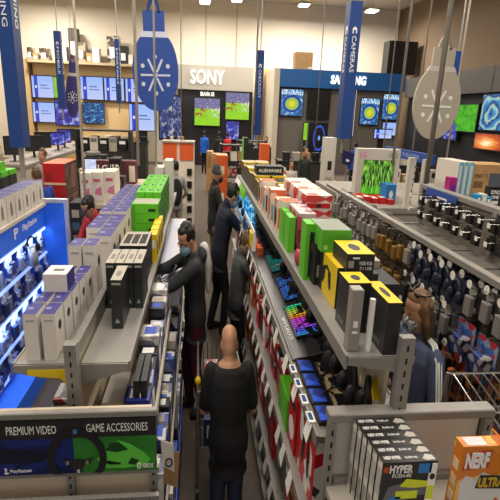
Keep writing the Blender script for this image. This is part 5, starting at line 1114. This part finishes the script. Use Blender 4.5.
for i in range(3):
    p = at(205+i*3.5, 176, z=0); o = wbox('cardboard_bin', KRAFT, p.x, 16-i*.9, 0, p.x+.22, 16.5-i*.9, 1.35, 'tan cardboard dump bin, %s from the left behind the orange column' % ORD[i], 'bin', 'cardboard bins behind the orange column'); decal(o, 'F', .1, .6, .9, .9, mat('bin_art', (150, 110, 70)), 'printed_header')
# black racks beyond the right gondola
for r, (px, Y, nm) in enumerate(((236, 12.5, 'near'), (250, 14.5, 'far'))):
    p = at(px, 180, y=Y); t = empty('dark_rack', (p.x, Y, 0), 'dark rack full of small boxes behind the cyan display, %s one' % nm, 'rack')
    for sx in (-.42, .42): bx('side_panel', DARK, sx-.02, -.25, 0, sx+.02, .25, 1.85, t)
    for zz in (.2, .6, 1.0, 1.4, 1.8): bx('shelf', BLACK, -.42, -.25, zz, .42, .25, zz+.03, t)
    for i in range(12): wbox('small_carton', [DARK, GT, PK[2], CREAM, KRAFT, PK[1]][(i+r) % 6], p.x-.36+(i % 4)*.19, Y-.22, .63+.4*(i//4), p.x-.2+(i % 4)*.19, Y+.1, .63+.4*(i//4)+.22, 'small carton in the %s dark rack, %s from its lower left' % (nm, ORD[i]), 'box', 'cartons in the dark racks')
for i in range(3):
    p = at(243+i*5, 170, y=9.7); o = wbox('green_edge_carton', [DARK, GREEN], p.x, 9.7, 0, p.x+.09, 10.1, 2.15-.1*i, 'tall dark carton with green side, %s left of the yellow-edged boxes' % ORD[i], 'box', 'tall dark green-sided cartons', sides={'L': 1})
# ------------------------------------------------------------------ midground, right
TBX = empty('display_table', (2.7, 6.2, 0), 'long white display table behind the peg gondola carrying a television', 'table'); bx('table_top', mat('table_top_grey', (140, 132, 122), .6), -.85, -1.0, 1.58, 1.75, 1.2, 1.64, TBX); bx('front_panel', mat('table_front', (150, 140, 128), .6), -.82, -.98, 0, 1.58, -.94, 1.58, TBX); bx('side_panel', mat('table_front', (150, 140, 128), .6), -.82, -.94, 0, -.78, 1.18, 1.58, TBX); bx('side_panel', mat('table_front', (150, 140, 128), .6), 1.54, -.94, 0, 1.58, 1.18, 1.58, TBX)
a = at(353, 196, y=6.0); b = at(400, 149.5, y=6.0); x0, x1, zb, zt = a.x, b.x, 1.64, b.z
tvd = empty('television', ((x0+x1)/2, 6.0, 1.64), 'television with green tree picture in a thick white display frame', 'television'); hw_ = (x1-x0)/2; hh = zt-1.64
FR = mat('frame_white', (206, 200, 188), .5)
bx('header', FR, -hw_, -.04, hh-.14, hw_, .1, hh, tvd); bx('frame_post', FR, -hw_, -.04, 0, -hw_+.075, .1, hh-.14, tvd); bx('frame_post', FR, hw_-.055, -.04, 0, hw_, .1, hh-.14, tvd); bx('casing', BLACK, -hw_+.075, .01, .02, hw_-.055, .08, hh-.14, tvd); bx('screen', S_FOR, -hw_+.09, .0, .035, hw_-.065, .01, hh-.15, tvd)
letter_at(tvd, 'OLED', Vector((hw_-.16, -.041, hh-.105)), Vector((.13, 0, 0)), Vector((0, 0, .06)), Vector((0, -1, 0)), GA); letter_at(tvd, 'LG', Vector((-hw_+.03, -.041, hh-.11)), Vector((.08, 0, 0)), Vector((0, 0, .07)), Vector((0, -1, 0)), mat('pink_logo', (200, 60, 130), .5, emis=.3))
for i in range(5): o = wbox('red_flat_box', RED, 1.93+i*.085, 5.55-.03*i, 1.64, 2.01+i*.085, 5.85-.03*i, 1.70+.012*(i % 2), 'flat red box in front of the green tree television, %s from the left' % ORD[i], 'box', 'flat red boxes before the television'); decal(o, 'T', .1, .1, .9, .5, CREAM, 'print')
a = at(385, 203, y=5.5); b = at(397, 185, y=5.5); o = wbox('blue_box', mat('bright_blue_box', (40, 120, 190), .5), a.x, 5.5, 1.64, b.x, 5.7, b.z, 'bright blue box right of the green tree television', 'box'); decal(o, 'F', .3, .3, .7, .7, LW, 'picture', 'ell')
for i, (xa, xb, yt) in enumerate(((403, 417, 158), (417.5, 431, 160))):
    a = at(xa, 217, y=5.25); b = at(xb, yt, y=5.25); o = wbox('white_board', FR, a.x, 5.25, 1.64, b.x, 5.32, b.z, 'tall white product board, %s of two beside the thick grey pole' % ('left', 'right')[i], 'board')
    for k_ in range(7): decal(o, 'F', .82, .08+.12*k_, .95, .13+.12*k_, DARK, 'slot_mark')
    decal(o, 'F', .05, .0, .12, 1, GT, 'edge_strip')
a = at(385, 150, x=2.75); b = at(432, 163, x=2.75); so = empty('aisle_sign', (2.75, b.y, b.z-.03), 'long blue sign with pale print running above the white boards', 'sign'); bx('board', SIGNB, 0, 0, 0, .04, a.y-b.y, .12, so)
letter_at(so, 'HOME THEATER', Vector((-.001, a.y-b.y-.25, .035)), Vector((0, -(a.y-b.y)*.6, 0)), Vector((0, 0, .05)), Vector((-1, 0, 0)), mat('pale_blue_ink', (150, 170, 220)))
for yy in (.1, a.y-b.y-.1): MB().tube([(.02, yy, .0), (.02, yy, 1.64-b.z+.03)], .012, 6).build('post', STEEL, so)
wg = at(341, 166, y=8.6); w3 = at(355, 150, y=8.6); t = empty('wedge_sign', (wg.x, 8.6, wg.z), 'dark blue wedge shaped hanging sign left of the green tree television', 'sign'); dx, dz = w3.x-wg.x, w3.z-wg.z
MB().prism([(0, 0, dz), (dx, 0, dz*.75), (dx*.75, 0, 0), (.1*dx, 0, .15*dz)], (0, .06, 0)).build('board', mat('wedge_navy', (30, 32, 84), .5), t); MB().prism([(dx*.35, -.002, dz*.45), (dx*.65, -.002, dz*.38), (dx*.6, -.002, dz*.25), (dx*.35, -.002, dz*.3)], (0, .002, 0)).build('print', LW, t)
MB().tube([(dx*.5, .03, .1), (dx*.5, .03, -wg.z)], .015, 6).build('post', STEEL, t)
# white kiosk column
a = at(323, 183, y=9.2); b = at(337, 138, y=9.2); o = wbox('white_kiosk', FR, a.x, 9.2, 0, b.x, 9.5, b.z, 'tall white kiosk column left of the cameras banner foot', 'kiosk'); decal(o, 'F', .3, .72, .7, .8, DARK, 'device_picture'); decal(o, 'F', .15, .55, .85, .66, GT, 'panel')
for i in range(4): MB().ell((-.12+.08*i, -.2, a.z+.0), (.03, .05, .06), 10, 8).build('displayed_gadget', [DARK, LW][i % 2], o, smooth=True)
bx('gadget_ledge', FR, -.17, -.3, a.z-.09, .17, -.15, a.z-.06, o)
# far right: television cartons
CYE = mat('carton_cyan', (110, 180, 200), .5)
for i in range(3):
    x_ = 3.42+i*.075; o = wbox('television_carton', [WHITE, CYE], x_, 6.0, 1.64, x_+.06, 6.6, 2.12, 'upright white carton with cyan edge, %s from the left of the row' % ORD[i], 'box', 'white cartons with cyan edges', sides={'F': 1}); decal(o, 'F', .2, .1, .8, .9, mat('carton_pale', (190, 214, 220)), 'edge_print')
o = wbox('television_carton', KRAFT, 3.66, 6.05, 1.64, 4.2, 6.5, 2.09, 'large brown television carton at the right edge of the picture', 'box'); decal(o, 'F', .45, .2, 1, .75, mat('carton_grey_art', (84, 88, 100)), 'picture'); lettering(o, 'F', 'SMART TV', .06, .6, .4, .72, DARK); decal(o, 'F', .05, .3, .3, .5, mat('carton_text', (120, 90, 56)), 'print_line')
o = wbox('black_lettered_box', BLACK, 3.55, 5.45, 1.64, 3.72, 5.55, 1.88, 'black box with bold white lettering before the brown television carton', 'box'); lettering(o, 'F', 'SONOS', .12, .62, .88, .84, LW, .02); lettering(o, 'F', 'ONE', .2, .38, .8, .56, LW, .02); decal(o, 'F', .2, .1, .8, .28, CREAM, 'picture')
for i, (x_, m, h_) in enumerate(((3.31, mat('cyan_pack', (30, 150, 210), .5), .16), (3.44, mat('cyan_pack', (30, 150, 210), .5), .14), (3.38, CREAM, .17))): o = wbox('cyan_pack', m, x_, 5.3+.0*i, 1.64, x_+.055, 5.42, 1.64+h_, ('cyan' if i < 2 else 'cream')+' small box before the cyan-edged cartons, %s in line' % ORD[i], 'box'); decal(o, 'F', .2, .5, .8, .8, LW, 'print')
o = wbox('magenta_pack', mat('magenta_pack', (186, 30, 130), .5), 3.12, 5.62, 1.64, 3.21, 5.75, 1.96, 'magenta upright box right of the thick grey pole', 'box'); decal(o, 'F', .2, .2, .8, .7, mat('violet_pic', (110, 40, 150)), 'picture')
for i in range(3): o = wbox('black_speaker_box', DARK, 3.0+i*.1, 5.38, 1.64, 3.08+i*.1, 5.52, 1.75+.02*(i % 2), 'small dark box in front of the magenta box, %s from the left' % ORD[i], 'box', 'small dark boxes by the magenta box')
# clutter counter below the grey ornament
cc = empty('clutter_counter', (4.6, 9.6, 0), 'dark counter full of small goods below the grey ornament', 'counter'); bx('top', DARK, -1.3, -.4, 1.32, 1.5, .5, 1.38, cc); bx('cabinet', mat('cab_grey', (88, 82, 76), .6), -1.25, -.35, 0, 1.45, .45, 1.32, cc)
rr = random.Random(31)
for i in range(14):
    x_ = 3.35+i*.195; m = [DARK, CREAM, KRAFT, RED, BLACK, WHITE, mat('goods_amber', (200, 140, 50)), GT][rr.randrange(8)]; o = wbox('small_goods_box', m, x_, 9.3, 1.38, x_+.14, 9.5, 1.38+rr.uniform(.12, .4), 'small goods box on the dark counter, %s from the left end' % ORD[i], 'box', 'small goods on the dark counter'); decal(o, 'F', .2, .4, .8, .8, [LW, DARK][i % 2], 'print')
# far fixtures filling the hall between gondolas and back wall
for i, (x_, y_, w2, d2, h2, m, nm) in enumerate(((-2.6, 17.5, 1.6, .8, 1.5, mat('fixture_dark', (52, 48, 46), .6), 'left of the orange kiosk'), (3.6, 16.5, 1.8, .9, 1.1, mat('fixture_dark', (52, 48, 46), .6), 'in front of the blue wing'), (6.2, 15, 1.8, .9, 1.2, mat('fixture_dark', (52, 48, 46), .6), 'in front of the right televisions'), (2.1, 19, .8, .7, 1.3, BLACK, 'before the black screen wall'), (-.9, 18.5, .7, .8, 1.4, BLACK, 'left of the far aisle'))):
    t = empty('display_fixture', (x_, y_, 0), 'dark display fixture standing '+nm, 'fixture'); bx('top', DARK, -w2/2, -d2/2, h2-.06, w2/2, d2/2, h2, t); bx('cabinet', m, -w2/2+.04, -d2/2+.04, 0, w2/2-.04, d2/2-.04, h2-.06, t)
    for k_ in range(5):
        xx = x_-w2*.4+k_*w2*.19; o = wbox('displayed_box', [CREAM, DARK, GT, KRAFT, BLACK][(k_+i) % 5], xx, y_-d2*.3, h2, xx+w2*.13, y_, h2+.18+.1*((k_*3+i) % 3), 'small box on the dark fixture %s, %s from left' % (nm, ORD[k_]), 'box', 'small boxes on the far fixtures')
# ------------------------------------------------------------------ shopping cart
ct = empty('shopping_cart', (.155, 2.72, 0), 'grey shopping cart pushed by the bald man in black', 'cart')
CW = mat('cart_grey', (150, 146, 142), .35, .5)
L_, R__ = -.15, .145
for xx in (L_, R__):
    MB().tube([(xx, -.18, 1.0), (xx, .0, .96), (xx, .75, .86)], .007, 6).build('top_rim', CW, ct); MB().tube([(xx, -.12, 1.0), (xx, -.05, .5), (xx, .02, .12), (xx, .7, .14)], .009, 6).build('side_tube', CW, ct)
    for yy in (.02, .66): MB().cyl((xx-.012, yy, .055), .055, .055, .024, 14, 'X').build('wheel', BLACK, ct)
    q = MB()
    for k_ in range(10): q.tube([(xx, -.08+k_*.085, .96-.01*k_), (xx*.85, -.05+k_*.08, .5)], .003, 4)
    q.build('basket_wires', CHROME, ct)
q = MB()
for k_ in range(9): q.tube([(L_*.85+k_*.03, -.05, .5), (L_*.85+k_*.03, .68, .5)], .003, 4)
for k_ in range(8): q.tube([(L_*.85, -.05+k_*.1, .5), (R__*.85, -.05+k_*.1, .5)], .003, 4)
for k_ in range(9): q.tube([(L_+k_*.037, .75, .86), (L_*.85+k_*.031, .68, .5)], .003, 4)
q.build('basket_floor', CHROME, ct)
MB().tube([(L_, -.18, 1.0), (R__, -.18, 1.0)], .012, 8).build('handle', mat('handle_grey', (90, 88, 86), .5), ct)
MB().ell((L_, -.10, 1.03), (.02, .03, .03)).build('handle_cap', YELLOW, ct, smooth=True)
for i, (x_, y_, z_, w2, d2, h2, m, nm) in enumerate(((.045, 2.66, .515, .1, .16, .2, mat('navy_box', (30, 50, 90), .5), 'navy blue box'), (.05, 2.86, .515, .09, .14, .3, WHITE, 'white and black box'), (.15, 2.86, .515, .1, .16, .26, DARK, 'dark box'), (.05, 3.04, .515, .1, .16, .34, PK[1], 'patterned box'), (.17, 3.09, .515, .09, .15, .3, WHITE, 'plain white box'))):
    o = wbox('bought_box', m, x_, y_, z_, x_+w2, y_+d2, z_+h2, nm+' lying in the shopping cart of the bald man', 'box'); decal(o, 'T', .2, .2, .8, .8, [DARK, BLACK, mat('tan_patch', (190, 130, 100)), LW, DARK][i], 'print'); decal(o, 'F', .2, .3, .8, .8, LW, 'print')
# ------------------------------------------------------------------ people
BLKT = mat('cloth_black', (21, 21, 22), .85, var=.15); JKT = mat('jacket_charcoal', (44, 46, 50), .8, var=.15); GRYJ = mat('jacket_grey', (66, 68, 68), .85, var=.15); NAVY = mat('jacket_navy', (26, 32, 48), .8, var=.15); MAROON = mat('trousers_maroon', (74, 22, 32), .8, var=.2); KHAKI = mat('trousers_khaki', (126, 102, 74), .85, var=.1); BLUEJ = mat('jacket_blue', (84, 94, 124), .75, var=.08); REDT = mat('top_red', (176, 44, 52), .8, var=.1); POLO = mat('polo_blue', (26, 62, 150), .8, var=.1); LG = mat('jacket_light_grey', (150, 146, 142), .85, var=.1); LP = mat('trousers_pale', (170, 160, 150), .85, var=.1); BKJ = mat('jacket_black', (28, 28, 30), .75, var=.2)
rt = math.radians
person('bald man in black t-shirt and jeans seen from behind with shopping cart', .18, 2.31, 0, 1.55, SKIN, BLKT, JEANS, None, 'bald', tee=True, lean=.12, hl=(-.2, .26, 1.0), hr=(.2, .26, 1.0), pitch=.3, vox=.0075, hem=.74, bulk=1.16, pole=(.38, -.45, -.6), neck=.045, wide=.94)
r1, T1, ML1, MH1 = person('dark haired man in charcoal jacket and maroon trousers reaching to the left shelf', -.02, 3.78, rt(98), 1.80, SKIN, JKT, MAROON, HB, 'short', lean=.05, hl=(-.22, .55, 1.22), hr=(.2, .62, 1.22), pitch=.5, hyaw=-.5, mask=MASKB, vox=.0085, collar='hood', hem=.74, step=.08, glove=mat('glove_black', (24, 24, 28), .6))
bm = bmesh.new(); limb(bm, [ML1 @ Vector((.0, -.13, 1.50)), ML1 @ Vector((-.02, -.17, 1.36)), ML1 @ Vector((-.03, -.165, 1.15))], [.06, .055, .03]); fuse(bm, 'white_hood', .012, T1, mat('hood_white', (206, 202, 196), .85), r1, 2)
q = MB()
for sx in (-1, 1): q.tube([MH1 @ Vector((sx*.031+.026*math.cos(2*PI*k/12), .125, 1.645+.02*math.sin(2*PI*k/12))) for k in range(12)], .003, 5, closed=True); q.tube([MH1 @ Vector((sx*.056, .122, 1.647)), MH1 @ Vector((sx*.082, .02, 1.645))], .003, 5)
q.tube([MH1 @ Vector((-.006, .13, 1.648)), MH1 @ Vector((.006, .13, 1.648))], .003, 5)
g = q.build('eyeglasses', BLACK, r1)
for v in g.data.vertices: v.co = T1(v.co)
person('light brown haired shopper in a grey jacket leaning to the demo counter', .38, 4.40, rt(-82), 1.56, SKIN, GRYJ, PBLK, HBL, 'short', lean=.14, hl=(-.12, .58, 1.36), hr=(.16, .52, 1.28), pitch=.35, hyaw=.2, mask=MASKB, vox=.0085, step=.06, hem=.76)
person('dark haired man in navy jacket reaching to the yellow shelf display', .25, 5.42, rt(-75), 1.88, SKIN, NAVY, PBLK, HB, 'short', lean=.22, hl=(-.1, .58, 1.2), hr=(.18, .56, 1.14), pitch=.35, hyaw=.1, mask=MASKB, vox=.0085, step=.08, hem=.78)
person('man in dark grey beanie and black jacket with khaki trousers', .24, 7.3, rt(-78), 1.84, SKIN2, BKJ, KHAKI, HB, 'beanie', lean=.04, hl=(-.2, .36, 1.1), hr=(.22, .34, 1.08), pitch=.2, hyaw=.1, mask=MASKK, vox=.010, step=.05, hem=.76)
r2, T2, ML2, MH2 = person('dark haired shopper with a black backpack facing the orange kiosk', -.42, 9.0, rt(8), 1.72, SKIN2, LG, LP, HB, 'short', hl=(-.24, .3, 1.1), hr=(.26, .25, 1.05), pitch=.2, vox=.012, hem=.85)
bm = bmesh.new(); e = MB(); e.bm.free(); e.bm = bm; e.ell((0, -.2, 1.2), (.17, .11, .26)); e.ell((0, -.26, 1.08), (.13, .07, .14)); bp = fuse(bm, 'backpack', .012, T2, BLKT, r2, 2)
person('red topped shopper in black cap bending toward the white boxes', -1.12, 5.55, rt(150), 1.74, SKIN2, REDT, PBLK, HB, 'cap', lean=.30, hl=(-.16, .5, .95), hr=(.2, .48, .98), pitch=.3, hyaw=.2, vox=.010)
person('brown haired staff member in blue polo in front of red stack', at(40, 163, y=6.8).x, 6.8, rt(55), 1.82, SKIN, POLO, PBLK, HBR, 'short', lean=.12, hl=(-.22, .35, 1.1), hr=(.22, .35, 1.1), pitch=.4, vox=.011)
person('brown haired person standing behind the tall red stack', at(43, 150, y=9.4).x, 9.4, rt(160), 1.84, SKIN, LG, PBLK, HBR, 'short', pitch=.1, vox=.014)
# the masked woman
rw, TW, MLW, MHW = person('woman in blue striped jacket and patterned mask in right aisle', 1.28, 2.38, rt(98), 1.71, SKIN, BLUEJ, PBLK, HBL, 'long', hl=(-.2, .22, 1.0), hr=(.22, .2, 1.0), pitch=.22, hyaw=.15, mask=MASKP, vox=.0075, hem=.80)
st = MB()
def stripe_chain(pts, offs, r):
    for o_ in offs: st.tube([Vector(p)+Vector(o_) for p in pts], r, 5)
for s2 in (-1, 1):
    sh_ = MLW @ Vector((s2*.185, 0, 1.415)); e_, w_ = ik(sh_, (s2*.21, .21, 1.0), .29, .25, (s2*.55, -.5, -.6))
    for k_ in (-1, 0, 1):
        o1 = Vector((s2*.060, .03+k_*.022, .012)); o2 = Vector((s2*.050, .028+k_*.02, 0)); o3 = Vector((s2*.036, .02+k_*.016, 0))
        st.tube([MLW @ Vector((s2*.09, -.0+k_*.02, 1.502)), MLW @ Vector((s2*.15, -.005+k_*.021, 1.488)), sh_+o1, sh_.lerp(e_, .5)+o2*1.2, e_+o2*1.15, e_.lerp(w_, .5)+o3*1.35, e_.lerp(w_, .9)+o3*1.1], .0075, 6)
g = st.build('sleeve_stripes', LW, rw, smooth=True)
for v in g.data.vertices: v.co = TW(v.co)
q = MB().prism([MLW @ Vector((-.09+u*.035, .137, 1.33+v*.03)) for u, v in ((0, 0), (1, 0), (.5, 1))], (0, .004, 0)).build('chest_emblem', LW, rw)
for v in q.data.vertices: v.co = TW(v.co)
q = MB()
for sx in (-1, 1): q.ell(MHW @ Vector((sx*.036, .05, 1.768)), (.03, .018, .016), 12, 8)
q.tube([MHW @ Vector((.09*math.cos(a_), -.06+.1*math.sin(a_), 1.76)) for a_ in [PI*k/10 for k in range(11)]], .005, 5)
q = q.build('sunglasses', mat('lens_brown', (40, 30, 26), .15), rw, smooth=True)
for v in q.data.vertices: v.co = TW(v.co)
# far people
person('shopper in bright blue coat watching the football televisions', .24, 21.0, rt(-10), 1.80, SKIN2, mat('coat_blue', (30, 90, 190), .8), PBLK, HB, 'short', vox=.016)
person('shopper in black coat between blue coat and red coat', .85, 20.6, rt(5), 1.80, SKIN2, BKJ, PBLK, HB, 'short', vox=.016)
person('shopper in red coat in front of the right football television', 1.25, 21.2, rt(20), 1.75, SKIN2, mat('coat_red', (190, 30, 40), .8), PBLK, HB, 'short', vox=.016)
for px, py, Y, m, hgt, yw, nm in ((267, 121, 16.5, BKJ, 1.85, 160, 'tall dark dressed shopper before the tan doorway'), (306, 141, 12.0, mat('coat_green', (44, 52, 44), .85), 1.85, -160, 'dark haired shopper in dark green jacket near blue ring television'), (292, 157, 11.5, mat('shirt_pale', (190, 180, 170), .85), 1.55, 170, 'shorter shopper in pale top left of the green jacket'), (357, 134, 16, POLO, 1.8, 0, 'shopper in blue shirt seen from behind, right of cameras banner')):
    p = at(px, py, y=Y); person(nm, p.x, Y, rt(yw), hgt, SKIN, m, PBLK, HB, 'short', vox=.015)
